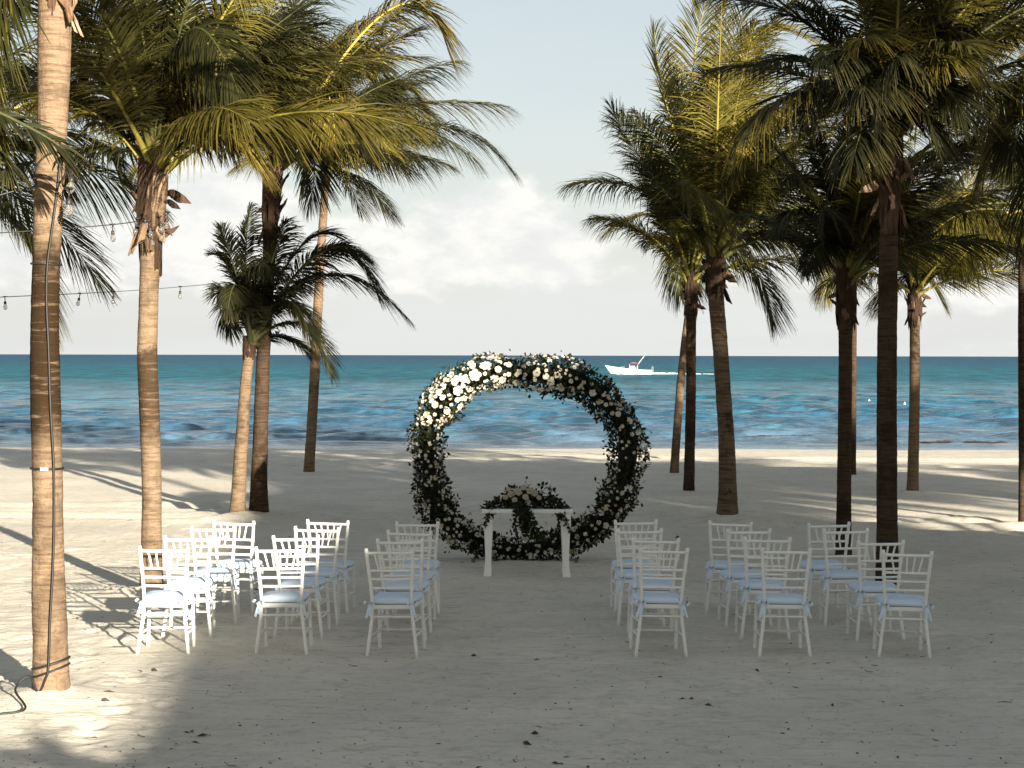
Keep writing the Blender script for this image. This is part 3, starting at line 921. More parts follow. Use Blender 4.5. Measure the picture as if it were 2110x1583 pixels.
    palm('stout', 'stout dark trunk with tan torn husks under dense crown, behind outer chairs of shaded block', 19.3,
         (1828, 1226, 54), ((1828, 1100, 48), (1827, 900, 46), (1828, 700, 45), (1830, 560, 43), (1832, 430, 38), (1838, 360, 46), (1842, 300, 44)), (1842, 240),
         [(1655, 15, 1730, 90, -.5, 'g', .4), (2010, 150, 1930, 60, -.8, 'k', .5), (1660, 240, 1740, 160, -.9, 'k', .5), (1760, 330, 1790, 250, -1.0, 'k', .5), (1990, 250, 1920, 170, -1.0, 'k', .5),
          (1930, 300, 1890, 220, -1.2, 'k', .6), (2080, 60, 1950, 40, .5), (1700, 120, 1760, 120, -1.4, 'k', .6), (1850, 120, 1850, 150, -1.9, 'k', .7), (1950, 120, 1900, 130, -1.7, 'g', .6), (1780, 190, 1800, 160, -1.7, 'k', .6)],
         nfill=26, L=2.9, bark=M_BARKD, seed=63, boots=18, boot_len=1.2, boot_span=0.8, el=(88, 36), droop=.85, husk=.9, pal=SHADE_GREEN)
    palm('banded', 'slender banded trunk with shaggy collar on the open sand between dark trunks', 33.5,
         (1880, 1018, 26), ((1882, 950, 25), (1884, 850, 24), (1885, 750, 23), (1885, 670, 23), (1884, 630, 30)), (1886, 585),
         [(2085, 492, 1990, 515, -.5, 'k', .4), (1960, 380, 1930, 470, 0), (1830, 420, 1855, 500, .3), (2040, 330, 1970, 420, .6, 'g'), (1990, 560, 1945, 545, -.7, 'k', .5), (1820, 540, 1855, 550, -.5, 'k', .4)],
         nfill=20, L=2.7, bark=M_BARK, seed=71, boots=16, boot_len=.95, boot_span=0.7, el=(88, 35), droop=.8)
    palm('edge', 'reddish dark trunk beside the open sand beyond the outer chairs of shaded block', 27.5,
         (2109, 1078, 22), ((2108, 900, 20), (2107, 700, 20), (2108, 540, 21), (2111, 470, 28)), (2114, 425),
         [(1862, 495, 1975, 432, -.8, 'g', .55), (1880, 330, 2020, 320, -.3, 'k', .4), (2180, 250, 2140, 330, 0), (1990, 300, 2060, 350, .7), (1960, 560, 2040, 470, -1.0, 'g', .5)],
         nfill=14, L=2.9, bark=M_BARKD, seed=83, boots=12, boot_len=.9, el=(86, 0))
    # palms that stand outside the picture and reach or shade into it
    palm('right', 'palm whose bright fronds reach in beside the stout dark trunk', 21.0, Vector((7.55, 21.0, 0)),
         ((Vector((7.55, 21.0, 0)), .13), (Vector((7.4, 21.0, 2.5)), .12), (Vector((7.15, 21, 5.0)), .11)), (7.0, 21.0, 5.7),
         [(1965, 135, 2080, 50, -.6, 'y', .5), (2045, 280, 2130, 140, -.4, 'g', .55), (1900, 40, 2060, -60, .4, 'y', .5), (2090, 330, 2150, 200, -1.2, 'k', .5)],
         nfill=14, L=3.0, seed=91, boots=12)
    palm('left', 'palm whose long green fronds cross behind the cable-wrapped trunk', 24.0, Vector((-8.3, 24.0, 0)),
         ((Vector((-8.3, 24, 0)), .13), (Vector((-8.2, 24, 2.5)), .12), (Vector((-8.0, 24, 4.6)), .11)), (-7.9, 24.0, 5.2),
         [(285, 300, 130, 208, -.6, 'y', .55), (60, 180, -60, 160, .3, 'g'), (130, 380, 30, 290, .5, 'k', .5), (240, 350, 110, 270, .4, 'g', .5), (40, 20, -70, 130, .4)],
         nfill=14, L=3.2, seed=97, boots=12)
    palm('near', 'palm whose dark frond hangs across the cable-wrapped trunk', 12.3, Vector((-5.1, 12.3, 0)),
         ((Vector((-5.1, 12.3, 0)), .14), (Vector((-5.1, 12.3, 2.5)), .12), (Vector((-5.0, 12.3, 4.2)), .11)), (-4.95, 12.3, 4.75),
         [(128, 322, 10, 238, .1, 'k', .4), (10, 350, -90, 250, -.2, 'k', .4)],
         nfill=3, L=1.8, seed=103, boots=10, leaflet=.34, leaf_n=80, el=(85, 60))


build_palms()


# ------------------------------------------------------------------ the house behind the seating that shades it (behind the camera)
def build_house():
    X0, X1, XR, ZE, ZR, YF, YB = 9.9, 29.3, 19.6, 5.3, 11.0, -10.0, -18.5
    M_W = simple_mat("house_render", (0.55, 0.50, 0.42), rough=0.9, var=0.12, scale=3.0, bmp=0.3, spec=0.1)
    M_R = simple_mat("house_thatch", (0.16, 0.115, 0.07), rough=0.95, var=0.5, scale=18.0, bmp=0.8, spec=0.05)
    M_D = simple_mat("house_wood", (0.10, 0.06, 0.035), rough=0.6, var=0.3, scale=8.0)
    root = empty('beach_house', ((X0 + X1) / 2, (YF + YB) / 2, 0))
    tag(root, 'gabled beach house standing behind the rows of chairs, out of view', 'house')
    o = Vector(root.location)
    V, Fc = [], []
    a, b = X0 + 0.9, X1 - 0.9
    ze = ZE + 0.25
    prof = [(a, -0.3), (b, -0.3), (b, ze), (XR, ZR - 0.25), (a, ze)]
    for y in (YF - 0.5, YB + 0.5):
        V += [Vector((x, y, z)) - o for x, z in prof]
    Fc += [(0, 1, 2, 3, 4), (9, 8, 7, 6, 5)] + [(i, i + 5, (i + 1) % 5 + 5, (i + 1) % 5) for i in range(5)]
    obj('wall', mesh('wall', V, Fc, M_W, False), root)
    for sx in (-1, 1):
        V, Fc = [], []
        xe = X0 if sx < 0 else X1
        for y in (YF, YB):
            V += [Vector((xe, y, ZE)) - o, Vector((XR, y, ZR)) - o, Vector((XR, y, ZR - 0.22)) - o, Vector((xe, y, ZE - 0.22)) - o]
        Fc = [(0, 1, 2, 3), (7, 6, 5, 4)] + [(i, i + 4, (i + 1) % 4 + 4, (i + 1) % 4) for i in range(4)]
        obj('roof', mesh('roof', V, Fc, M_R, False), root)
    for i, x in enumerate((12.5, 15.7, 22.1, 25.3)):
        V, Fc = box([], [], (x - o.x, YF - 0.47 - o.y, 1.7), (1.5, 0.08, 1.5))
        w = obj('window', mesh('window', V, Fc, M_D, False), root)
    V, Fc = box([], [], (XR - o.x, YF - 0.47 - o.y, 1.1), (2.0, 0.1, 2.2))
    obj('door', mesh('door', V, Fc, M_D, False), root)


build_house()


# ------------------------------------------------------------------ palms beside the house (behind the camera) that throw the long stripes of shade
def build_shade_palms():
    spots = SHADE_PALMS
    for i, (x, y, zc, lean, n, L, nth) in enumerate(spots):
        palm('shade%d' % i, '%s palm along the row before the gabled house, out of view' % nth, y, Vector((x, y, 0)),
             ((Vector((x, y, 0)), .15), (Vector((x + lean * .5, y, zc * .5)), .13), (Vector((x + lean, y, zc * .9)), .11)), (x + lean * 1.1, y, zc),
             [], nfill=n, L=L, seed=200 + i, boots=6, leaf_n=60, width=0.05, el=(60, 8) if nth == 'sixth' else (32, -28), wind=0.3)


SHADE_PALMS = [(16.6, 3.0, 8.2, .3, 28, 2.8, 'first'), (19.3, 1.5, 8.5, -.3, 28, 2.9, 'second'), (22.0, 3.5, 8.5, .2, 28, 3.0, 'third'), (25.2, 2.0, 8.8, -.2, 28, 3.1, 'fourth'), (28.5, 3.0, 8.2, .3, 28, 3.1, 'fifth'),
               (11.6, -1.5, 10.6, .2, 28, 2.8, 'sixth'), (16.6, -2.5, 9.6, -.2, 28, 3.2, 'seventh'), (20.5, -1.0, 9.4, .3, 28, 3.2, 'eighth')]
build_shade_palms()
palm('low', 'low spreading palm added out of view to shade the sand by the cable-wrapped trunk', -2.2, Vector((3.9, -2.2, 0)), ((Vector((3.9, -2.2, 0)), .13), (Vector((3.9, -2.2, 1.4)), .12), (Vector((3.9, -2.2, 2.4)), .11)), (3.9, -2.2, 2.85),  # added palm with flattened crown, there only to shade the near sand
     [], nfill=13, L=1.7, seed=300, boots=6, leaf_n=60, width=0.045, el=(30, -12), wind=0.0)


# ------------------------------------------------------------------ white chiavari chairs
def chair_parts():
    parts = []
    W = M_WHITE

    def bamboo(path, r, knots, sides=8):
        P = [Vector(p) for p in path]
        seg = [(P[i + 1] - P[i]).length for i in range(len(P) - 1)]
        tot = sum(seg)
        pos, rr = [], []
        fs = sorted(set([i / 14 for i in range(15)] + [k + d for k in knots for d in (-.012, 0, .012) if 0 < k + d < 1]))
        for f in fs:
            s = f * tot
            i = 0
            while i < len(seg) - 1 and s > seg[i]:
                s -= seg[i]
                i += 1
            # ease the bend
            pos.append(P[i].lerp(P[i + 1], min(1, s / seg[i])))
            rr.append(r * (1.32 if any(abs(f - k) < .004 for k in knots) else 1.0) * (0.85 if f < .02 else 1))
        return tube(pos, rr, sides)
    for s in (-1, 1):
        path = [(s * .214, -.235, 0), (s * .196, -.205, .15), (s * .172, -.182, .34), (s * .166, -.178, .46), (s * .176, -.190, .62), (s * .190, -.212, .78), (s * .200, -.236, .925)]
        v, f = bamboo(path, .0148, (.16, .3, .47, .62, .78, .97))
        parts.append(('rear_leg', mesh('rear_leg', v, f, W)))
        v, f = bamboo([(s * .196, .205, 0), (s * .190, .192, .22), (s * .184, .185, .44)], .0148, (.2, .42, .62, .85))
        parts.append(('front_leg', mesh('front_leg', v, f, W)))
        for z, yb, yf in ((.18, -.200, .193), (.30, -.184, .189)):
            v, f = bamboo([(s * (.192 if z < .2 else .180), yb, z), (s * .189, yf, z)], .0095, (.5,), 6)
            parts.append(('stretcher', mesh('stretcher', v, f, W)))

    def bx(z):   # half width and y of the back at height z
        zs = [.46, .62, .78, .925]
        return float(np.interp(z, zs, [.166, .176, .190, .200])), float(np.interp(z, zs, [-.178, -.190, -.212, -.236]))
    for z, r in ((.885, .0135), (.735, .0115), (.662, .0115), (.588, .0115)):
        x, y = bx(z)
        v, f = bamboo([(-x, y, z), (0, y - .012, z), (x, y, z)], r, (), 8)
        parts.append(('back_rail', mesh('back_rail', v, f, W)))
    for k in range(5):
        f_ = (k + 1) / 6 * 2 - 1
        x1, y1 = bx(.885)
        x0, y0 = bx(.735)
        v, f = bamboo([(f_ * x0 * .80, y0 - .010 * (1 - abs(f_)), .738), (f_ * x1, y1 - .010 * (1 - abs(f_)), .882)], .0085, (.5,), 6)
        parts.append(('spindle', mesh('spindle', v, f, W)))
    for z, x, y, r in ((.345, .172, -.181, .0105), (.18, .187, .193, .0095), (.30, .186, .189, .0095)):
        v, f = bamboo([(-x, y, z), (x, y, z)], r, (.5,), 6)
        parts.append(('stretcher', mesh('stretcher', v, f, W)))
    # seat: bevelled trapezoid
    V, Fc = [], []
    for z, k in ((.408, .97), (.415, 1.0), (.438, 1.0), (.445, .97)):
        for px, py in ((-.172, -.188), (.172, -.188), (.196, .205), (-.196, .205)):
            V.append(Vector((px * k, py * k, z)))
    for i in range(3):
        for k in range(4):
            Fc.append((i * 4 + k, i * 4 + (k + 1) % 4, i * 4 + 4 + (k + 1) % 4, i * 4 + 4 + k))
    Fc += [(3, 2, 1, 0), (12, 13, 14, 15)]
    parts.append(('seat', mesh('seat', V, Fc, W, False)))
    # cushion: puffed pad, rounded square plan
    V, Fc = [], []
    n = 28
    for z, k in ((.447, .90), (.452, .99), (.470, 1.03), (.490, 1.0), (.503, .90), (.512, .62), (.515, .25)):
        for i in range(n):
            a = 2 * math.pi * i / n
            c, s = math.cos(a), math.sin(a)
            e = 0.42
            x = math.copysign(abs(c) ** e, c) * (.192 + .010 * (s > 0))
            y = math.copysign(abs(s) ** e, s) * .195 + .01
            dent = -.006 * math.cos(4 * a) if .46 < z < .5 else 0
            V.append(Vector((x * k * (1 + dent), y * k * (1 + dent), z + .002 * math.sin(3 * a + 1))))
    m = 7
    for i in range(m - 1):
        for k in range(n):
            Fc.append((i * n + k, i * n + (k + 1) % n, i * n + n + (k + 1) % n, i * n + n + k))
    Fc += [tuple(range(n - 1, -1, -1)), tuple((m - 1) * n + k for k in range(n))]
    parts.append(('cushion', mesh('cushion', V, Fc, M_CUSH)))
    # ribbon ties at the rear corners
    for s in (-1, 1):
        V, Fc = [], []
        x0, y0, z0 = s * .180, -.206, .455
        ribs = [[(0, 0, 0), (.030 * s, -.02, .028), (.050 * s, -.02, .008), (.025 * s, -.015, -.012), (0, 0, 0)],
                [(0, 0, 0), (-.025 * s, -.02, .020), (-.040 * s, -.02, -.002), (-.02 * s, -.015, -.014), (0, 0, 0)],
                [(0, -.002, 0), (.015 * s, -.018, -.05), (.034 * s, -.018, -.115)],
                [(0, -.002, 0), (-.010 * s, -.018, -.05), (.006 * s, -.02, -.095)]]
        for rb in ribs:
            b = len(V)
            for (x, y, z) in rb:
                V += [Vector((x0 + x - .009, y0 + y, z0 + z + .004)), Vector((x0 + x + .009, y0 + y - .003, z0 + z - .004))]
            for i in range(len(rb) - 1):
                Fc.append((b + 2 * i, b + 2 * i + 1, b + 2 * i + 3, b + 2 * i + 2))
        parts.append(('tie', mesh('tie', V, Fc, M_CUSH)))
    return parts


def build_chairs():
    parts = chair_parts()
    rows = [15.34, 16.25, 17.05, 17.85]
    cols = {('sunny', 'outer'): (333, 381, 436, 483), ('sunny', 'middle'): (581, 620, 647, 677), ('sunny', 'aisle'): (816, 834, 845, 860),
            ('shaded', 'aisle'): (1360, 1348, 1325, 1311), ('shaded', 'middle'): (1620, 1578, 1541, 1505), ('shaded', 'outer'): (1871, 1815, 1752, 1707)}
    rown = ['back row', 'third row', 'second row', 'front row']
    rng = random.Random(5)
    for (side, seat), us in cols.items():
        for r, (u, Yt) in enumerate(zip(us, rows)):
            x, y = (u - CU) / F * Yt, Yt + 0.235
            lab = 'white chair with tied cushion, %s seat of the %s, %s' % (seat, rown[r], 'cable-wrapped palm side' if side == 'sunny' else 'stout dark palm side')
            root = empty('chiavari_chair', (x, y, gz(x, y) - 0.020))
            root.rotation_euler = (rad(rng.uniform(-1.6, 1.6)), rad(rng.uniform(-1.6, 1.6)), rad(rng.uniform(-6, 6) + (-2 if side == 'sunny' else 2)))
            tag(root, lab, 'chair', 'white wedding chairs set in rows')
            cu = None
            for nm, me in parts:
                if nm == 'tie':
                    obj(nm, me, cu)
                else:
                    p = obj(nm, me, root)
                    if nm == 'cushion':
                        cu = p


build_chairs()


# ------------------------------------------------------------------ flowers and leaves
def rose_mesh(seed, layers):
    """a rose, unit radius, facing +z"""
    rg = random.Random(seed)
    V, Fc = [], []
    for n, r0, r1, z0, z1, w in layers:
        ph = rg.uniform(0, 6.28)
        for i in range(n):
            a = ph + 2 * math.pi * i / n + rg.uniform(-.15, .15)
            c, s = math.cos(a), math.sin(a)
            b = len(V)
            for f, ww in ((0, .45), (.6, 1.0), (1.0, .55)):
                r = r0 + (r1 - r0) * f
                z = z0 + (z1 - z0) * math.sin(f * math.pi * .62) + rg.uniform(-.03, .03)
                for q in (-1, 1):
                    V.append(Vector((c * r - s * q * w * ww, s * r + c * q * w * ww, z + .06 * f)))
            Fc += [(b, b + 1, b + 3, b + 2), (b + 2, b + 3, b + 5, b + 4)]
    b = len(V)
    for k in range(5):
        a = k * 1.2566
        V.append(Vector((math.cos(a) * .22, math.sin(a) * .22, .12)))
    V.append(Vector((0, 0, .62)))
    Fc += [(b + k, b + (k + 1) % 5, b + 5) for k in range(5)]
    return mesh('rose', V, Fc, M_PETAL)


ROSES = [rose_mesh(1, [(5, .15, 1.0, 0, .32, .46), (4, .12, .68, .1, .52, .40), (3, .1, .4, .15, .62, .3)]),
         rose_mesh(2, [(6, .2, 1.05, -.02, .22, .42), (5, .15, .72, .08, .45, .36)]),
         rose_mesh(3, [(5, .15, .9, 0, .45, .5), (4, .1, .55, .15, .62, .36)])]
ROSE_COL = [(0.64, 0.60, 0.49), (0.60, 0.57, 0.50), (0.58, 0.51, 0.37), (0.66, 0.63, 0.56), (0.48, 0.44, 0.36)]


def leaf_piece():
    V = [(0, 0, 0), (-.30, .35, .06), (.30, .35, .06), (-.26, .68, .05), (.26, .68, .05), (0, 1.0, -.08), (0, .35, -.02), (0, .68, -.01)]
    Fc = [(0, 6, 1), (0, 2, 6), (1, 6, 7, 3), (6, 2, 4, 7), (3, 7, 5), (7, 4, 5)]
    me = mesh('leaf', V, Fc, M_GREEN)
    ca = me.color_attributes.new('tint', 'FLOAT_COLOR', 'POINT')
    for d in ca.data:
        d.color = (0.1, 0.5, 0, 1)
    return me


LEAF = leaf_piece()
LEAF_COL = [(0.018, 0.024, 0.011), (0.026, 0.032, 0.013), (0.014, 0.019, 0.010), (0.040, 0.044, 0.018)]


def leaf_cloud(name, P, Nrm, size, rng, parent, col):
    """many small two-faced folded leaves joined into one mass"""
    n = len(P)
    up = rng.normal(0, 1, (n, 3))
    D = unit(Nrm * 0.55 + unit(up) * 0.9)
    W = unit(np.cross(D, rng.normal(0, 1, (n, 3))))
    U = np.cross(W, D)
    L = (size * rng.uniform(.65, 1.3, n))[:, None]
    v = np.stack([P, P + D * L * .5 - W * L * .30 + U * L * .10, P + D * L, P + D * L * .5 + W * L * .30 + U * L * .10], 1).reshape(-1, 3)
    b = np.arange(n)[:, None] * 4
    tri = np.concatenate([b + np.array([[0, 1, 2]]), b + np.array([[0, 2, 3]])])
    me = np_mesh(name, v, tri, M_GREEN)
    ca = me.color_attributes.new('tint', 'FLOAT_COLOR', 'POINT')
    at = np.zeros((n, 4, 4), np.float32)
    at[:, :, 1] = rng.random(n)[:, None]
    at[:, :, 3] = 1
    ca.data.foreach_set('color', at.ravel())
    o = obj(name, me, parent)
    o.color = (*col, 1)
    o['kind'] = 'stuff'
    return o


def face(nrm, spin):
    q = Vector(nrm).normalized().to_track_quat('Z', 'Y')
    return (q.to_matrix() @ Matrix.Rotation(spin, 3, 'Z')).to_euler()


def build_arch():
    rng = np.random.default_rng(19)
    rg = random.Random(19)
    Y = 22.4
    foot = on_z(1082, 1158)
    foot.y = Y
    k = Y / F
    foot = Vector(((1082 - CU) * k, Y, 0))
    foot.z = gz(foot.x, foot.y) - 0.01
    root = empty('floral_arch', foot)
    tag(root, 'round wedding arch covered in white roses and dark foliage, at the end of aisle', 'floral arch')
    a, b, zc, e = 1.215, 1.075, 1.235, 2.0 / 2.35

    def ring(t):
        c, s = math.cos(t), math.sin(t)
        w = 1 + 0.022 * math.sin(3 * t + 1.1) + 0.016 * math.sin(7 * t + .4)
        return Vector((math.copysign(abs(c) ** e, c) * a * w, 0, zc + math.copysign(abs(s) ** e, s) * b * w))

    def rad_(t):
        s = math.sin(t)
        base = 0.196 if s > -0.6 else 0.196 - 0.050 * (-s - .6) / .4
        return base * (1 + 0.12 * math.sin(5 * t + 2) + 0.09 * math.sin(11 * t) + 0.06 * math.sin(17 * t + 1))
    V, Fc = tube([ring(i * 2 * math.pi / 72) for i in range(73)], .022, 8, False)
    obj('hoop_frame', mesh('hoop_frame', V, Fc, M_STEEL), root)
    for sx in (-1, 1):
        V, Fc = tube([(sx * .62, -.35, .02), (sx * .62, .35, .02)], .022, 8)
        obj('foot_bar', mesh('foot_bar', V, Fc, M_STEEL), root)
    V, Fc = tube([ring(i * 2 * math.pi / 96) for i in range(97)], [rad_(i * 2 * math.pi / 96) * 0.52 for i in range(97)], 9, False)
    core = obj('filler_core', mesh('filler_core', V, Fc, M_GREEN), root)  # dark filler tube added inside the foliage to close gaps
    core.color = (0.012, 0.015, 0.008, 1)
    # foliage mass
    n = 11000
    ts = rng.uniform(0, 2 * math.pi, n)
    ph = rng.uniform(0, 2 * math.pi, n)
    P, Nn = np.zeros((n, 3)), np.zeros((n, 3))
    for i in range(n):
        t = ts[i]
        p = ring(t)
        tg = (ring(t + .01) - ring(t - .01)).normalized()
        ou = Vector((tg.z, 0, -tg.x))
        nn = ou * math.cos(ph[i]) + Vector((0, -1, 0)) * math.sin(ph[i])
        rr = rad_(t) * (0.45 + 0.62 * rng.random() ** 0.6) + (0.10 * rng.random() if rng.random() < .10 else 0)
        q = p + nn * rr
        P[i], Nn[i] = (q.x, q.y, max(q.z, 0.02)), nn
    leaf_cloud('foliage', P, Nn, 0.056, rng, root, (0.020, 0.025, 0.011))
    # single leaves standing proud of the outline
    for i in range(240):
        t = rg.uniform(0, 2 * math.pi)
        p = ring(t)
        tg = (ring(t + .01) - ring(t - .01)).normalized()
        ou = Vector((tg.z, 0, -tg.x))
        f = rg.uniform(-1.2, 4.3)
        nn = ou * math.cos(f) + Vector((0, -1, 0)) * math.sin(f)
        q = p + nn * rad_(t) * rg.uniform(.9, 1.12)
        if q.z < 0.06:
            continue
        d = (nn + Vector((rg.uniform(-.7, .7), rg.uniform(-.7, .7), rg.uniform(-.7, .7)))).normalized()
        lf = obj('leaf', LEAF, root, q, d.to_track_quat('Y', 'Z').to_euler(), [rg.uniform(.06, .095)] * 3)
        lf.color = (*rg.choice(LEAF_COL), 1)
    # roses, densest and largest on the shoulder that catches the sun
    placed = []
    tries = 0
    while len(placed) < 285 and tries < 20000:
        tries += 1
        t = rg.uniform(0, 2 * math.pi)
        lush = math.exp(-((t - 2.05) / 0.62) ** 2)
        if rg.random() > 0.30 + 0.70 * lush:
            continue
        p = ring(t)
        tg = (ring(t + .01) - ring(t - .01)).normalized()
        ou = Vector((tg.z, 0, -tg.x))
        f = rg.uniform(-.35, 3.5)
        nn = ou * math.cos(f) + Vector((0, -1, 0)) * math.sin(f)
        size = rg.choice([.020, .024, .028, .032, .040]) * (1 + .75 * lush * rg.random()) * (1.35 if rg.random() < .10 + .2 * lush else 1)
        q = p + nn * rad_(t) * rg.uniform(.96, 1.06)
        if q.z < size + .02 or any((q - w).length < (size + s2) * .92 for w, s2 in placed):
            continue
        placed.append((q, size))
        d = nn + Vector((rg.uniform(-.35, .35), rg.uniform(-.35, .1), rg.uniform(-.2, .35)))
        ro = obj('rose', rg.choice(ROSES), root, q, face(d, rg.uniform(0, 6)), [size] * 3)
        ro.color = (*rg.choice(ROSE_COL), 1)
    # smaller blossoms between the roses, too many and too small to pick out: one mass
    V, Fc = [], []
    src = ROSES[2]
    sv = [v.co.copy() for v in src.vertices]
    sf = [tuple(p.vertices) for p in src.polygons]
    cnt = 0
    while cnt < 760:
        t = rg.uniform(0, 2 * math.pi)
        lush = math.exp(-((t - 2.05) / 0.70) ** 2)
        if rg.random() > 0.55 + 0.45 * lush:
            continue
        cnt += 1
        p = ring(t)
        tg = (ring(t + .01) - ring(t - .01)).normalized()
        ou = Vector((tg.z, 0, -tg.x))
        f = rg.uniform(-.7, 3.9)
        nn = ou * math.cos(f) + Vector((0, -1, 0)) * math.sin(f)
        size = rg.uniform(.014, .026) * (1 + .35 * lush)
        q = p + nn * rad_(t) * rg.uniform(.94, 1.08)
        if q.z < .05:
            continue
        R = face(nn + Vector((rg.uniform(-.4, .4), rg.uniform(-.4, .2), rg.uniform(-.2, .4))), rg.uniform(0, 6)).to_matrix()
        b0 = len(V)
        V += [q + (R @ v) * size for v in sv]
        Fc += [tuple(b0 + i for i in f_) for f_ in sf]
    bl = obj('blossom_spray', mesh('blossom_spray', V, Fc, M_PETAL), root)
    bl.color = (0.56, 0.52, 0.42, 1)
    bl['kind'] = 'stuff'


build_arch()


# ------------------------------------------------------------------ white table under the arch, with its garland
def build_table():
    k = 20.75 / F
    x0, x1 = (1006 - CU) * k, (1168 - CU) * k
    cx, cy = (x0 + x1) / 2, 20.98
    root = empty('ceremony_table', (cx, cy, gz(cx, cy) - .008))
    tag(root, 'white wooden table with tapering flared legs, standing before the arch', 'table')
    hw, dp, H = (x1 - x0) / 2, 0.42, 0.76
    V, Fc = [], []
    for z, m in ((H - .045, 0), (H - .038, .006), (H - .012, .010), (H, .004)):
        for sx, sy in ((-1, -1), (1, -1), (1, 1), (-1, 1)):
            V.append(Vector((sx * (hw + .062 + m), sy * (dp / 2 + .055 + m), z)))
    for i in range(3):
        for q in range(4):
            Fc.append((i * 4 + q, i * 4 + (q + 1) % 4, i * 4 + 4 + (q + 1) % 4, i * 4 + 4 + q))
    Fc += [(3, 2, 1, 0), (12, 13, 14, 15)]
    obj('table_top', mesh('table_top', V, Fc, M_TABLE, False), root)
    V, Fc = [], []
    prof = [(0.0, .045, .004), (.03, .044, .003), (.10, .034, .0), (.22, .033, -.004), (.45, .044, -.006), (.60, .048, 0), (.66, .049, 0), (.712, .049, 0)]
    for z, r, s in prof:
        for sx, sy in ((-1, -1), (1, -1), (1, 1), (-1, 1)):
            V.append(Vector((sx * r - s, sy * r - s, z)))
    for i in range(len(prof) - 1):
        for q in range(4):
            Fc.append((i * 4 + q, i * 4 + (q + 1) % 4, i * 4 + 4 + (q + 1) % 4, i * 4 + 4 + q))
    n = len(prof) * 4
    Fc += [(3, 2, 1, 0), (n - 4, n - 3, n - 2, n - 1)]
    lm = mesh('leg', V, Fc, M_TABLE, False)
    for sx in (-1, 1):
        for sy in (-1, 1):
            obj('leg', lm, root, (sx * hw, sy * dp / 2, 0), (0, 0, 0 if sx < 0 else math.pi / 2))
    # garland lying along the table
    rng = np.random.default_rng(23)
    rg = random.Random(23)
    gr = empty('table_garland', (cx - .02, cy - .06, root.location.z + H))
    tag(gr, 'leafy garland with pale roses, draped over the white table', 'floral garland')
    P, Nn = [], []

    def add(c, s, n):
        for _ in range(n):
            d = rng.normal(0, 1, 3)
            d /= np.linalg.norm(d)
            P.append(np.array(c) + d * np.array(s) * rng.random() ** .45)
            Nn.append(d)
    add((0, 0, .09), (.22, .13, .13), 420)
    add((-.05, -.02, .17), (.20, .10, .08), 150)
    for sx in (-1, 1):
        add((sx * .24, -.03, .06), (.16, .09, .07), 200)
        add((sx * .40, -.08, 0.0), (.09, .07, .08), 110)
    add((.20, 0, .20), (.09, .05, .09), 26)
    add((.30, 0, .15), (.06, .05, .07), 22)
    add((0, 0, .28), (.03, .03, .10), 10)
    for sx, x1_, zz, n in ((-1, .46, -.17, 60), (1, .52, -.24, 45), (1, .40, -.17, 26)):
        for q in range(n):
            f = rng.random()
            P.append(np.array([sx * (.38 + (x1_ - .38) * f) + rng.normal(0, .012), -.19 - .02 * f + rng.normal(0, .012), zz * f]))
            Nn.append(np.array([0, -.4, -1.0]))
    for x0_, x1_, zz, n in ((-.06, .00, -.30, 190), (.02, .12, -.36, 110), (-.02, .20, -.40, 70), (-.1, -.12, -.30, 60), (-.04, .03, -.2, 170)):
        for q in range(n):
            f = rng.random() ** .8
            P.append(np.array([x0_ + (x1_ - x0_) * f + rng.normal(0, .03 * (1 - .6 * f)), -.20 - .05 * math.sin(f * 3) + rng.normal(0, .02), .06 + zz * f]))
            Nn.append(np.array([.1, -.5, -1.0]))
    P, Nn = np.array(P), unit(np.array(Nn))
    leaf_cloud('foliage', P, Nn, 0.055, rng, gr, (0.024, 0.029, 0.012))
    for i in range(70):
        j = rg.randrange(len(P))
        d = (Vector(Nn[j]) + Vector((rg.uniform(-.6, .6), rg.uniform(-.6, .6), rg.uniform(-.6, .6)))).normalized()
        lf = obj('leaf', LEAF, gr, Vector(P[j]) + Vector(Nn[j]) * .02, d.to_track_quat('Y', 'Z').to_euler(), [rg.uniform(.05, .08)] * 3)
        lf.color = (*rg.choice(LEAF_COL), 1)
    for i, (x, y, z, s) in enumerate(((-.16, -.10, .16, .042), (-.08, -.12, .19, .046), (.0, -.13, .13, .040), (.05, -.12, .20, .044), (.10, -.10, .17, .036), (-.22, -.08, .12, .034), (-.12, -.13, .10, .034),
                                      (-.02, -.10, .24, .036), (.15, -.09, .12, .034), (.03, -.13, .07, .034), (-.19, -.05, .21, .034))):
        ro = obj('rose', ROSES[i % 3], gr, (x, y, z), face((x * 1.5, -1, .5), i), [s] * 3)
        ro.color = (0.42, 0.38, 0.29, 1)


build_table()


# ------------------------------------------------------------------ cable, straps and string lights
def on_trunk(key, u, v, Y, lift=0.012):
    root, Pp, Rr = PALMS[key]
    p = at_y(u, v, Y)
    j = int(np.argmin(np.abs(Pp[:, 2] - p.z)))
    r = Rr[j] * 1.05 + lift
    dx = float(np.clip(p.x - Pp[j, 0], -r * .97, r * .97))
    return Vector((Pp[j, 0] + dx, Pp[j, 1] - math.sqrt(max(1e-6, r * r - dx * dx)), p.z))


def spline(P, n=8):
    out = []
    P = [Vector(p) for p in P]
    for i in range(len(P) - 1):
        a, b, c, d = P[max(0, i - 1)], P[i], P[i + 1], P[min(len(P) - 1, i + 2)]
        for k in range(n):
            t = k / n
            out.append(0.5 * ((2 * b) + (c - a) * t + (2 * a - 5 * b + 4 * c - d) * t * t + (3 * b - a - 3 * c + d) * t ** 3))
    return out + [P[-1]]


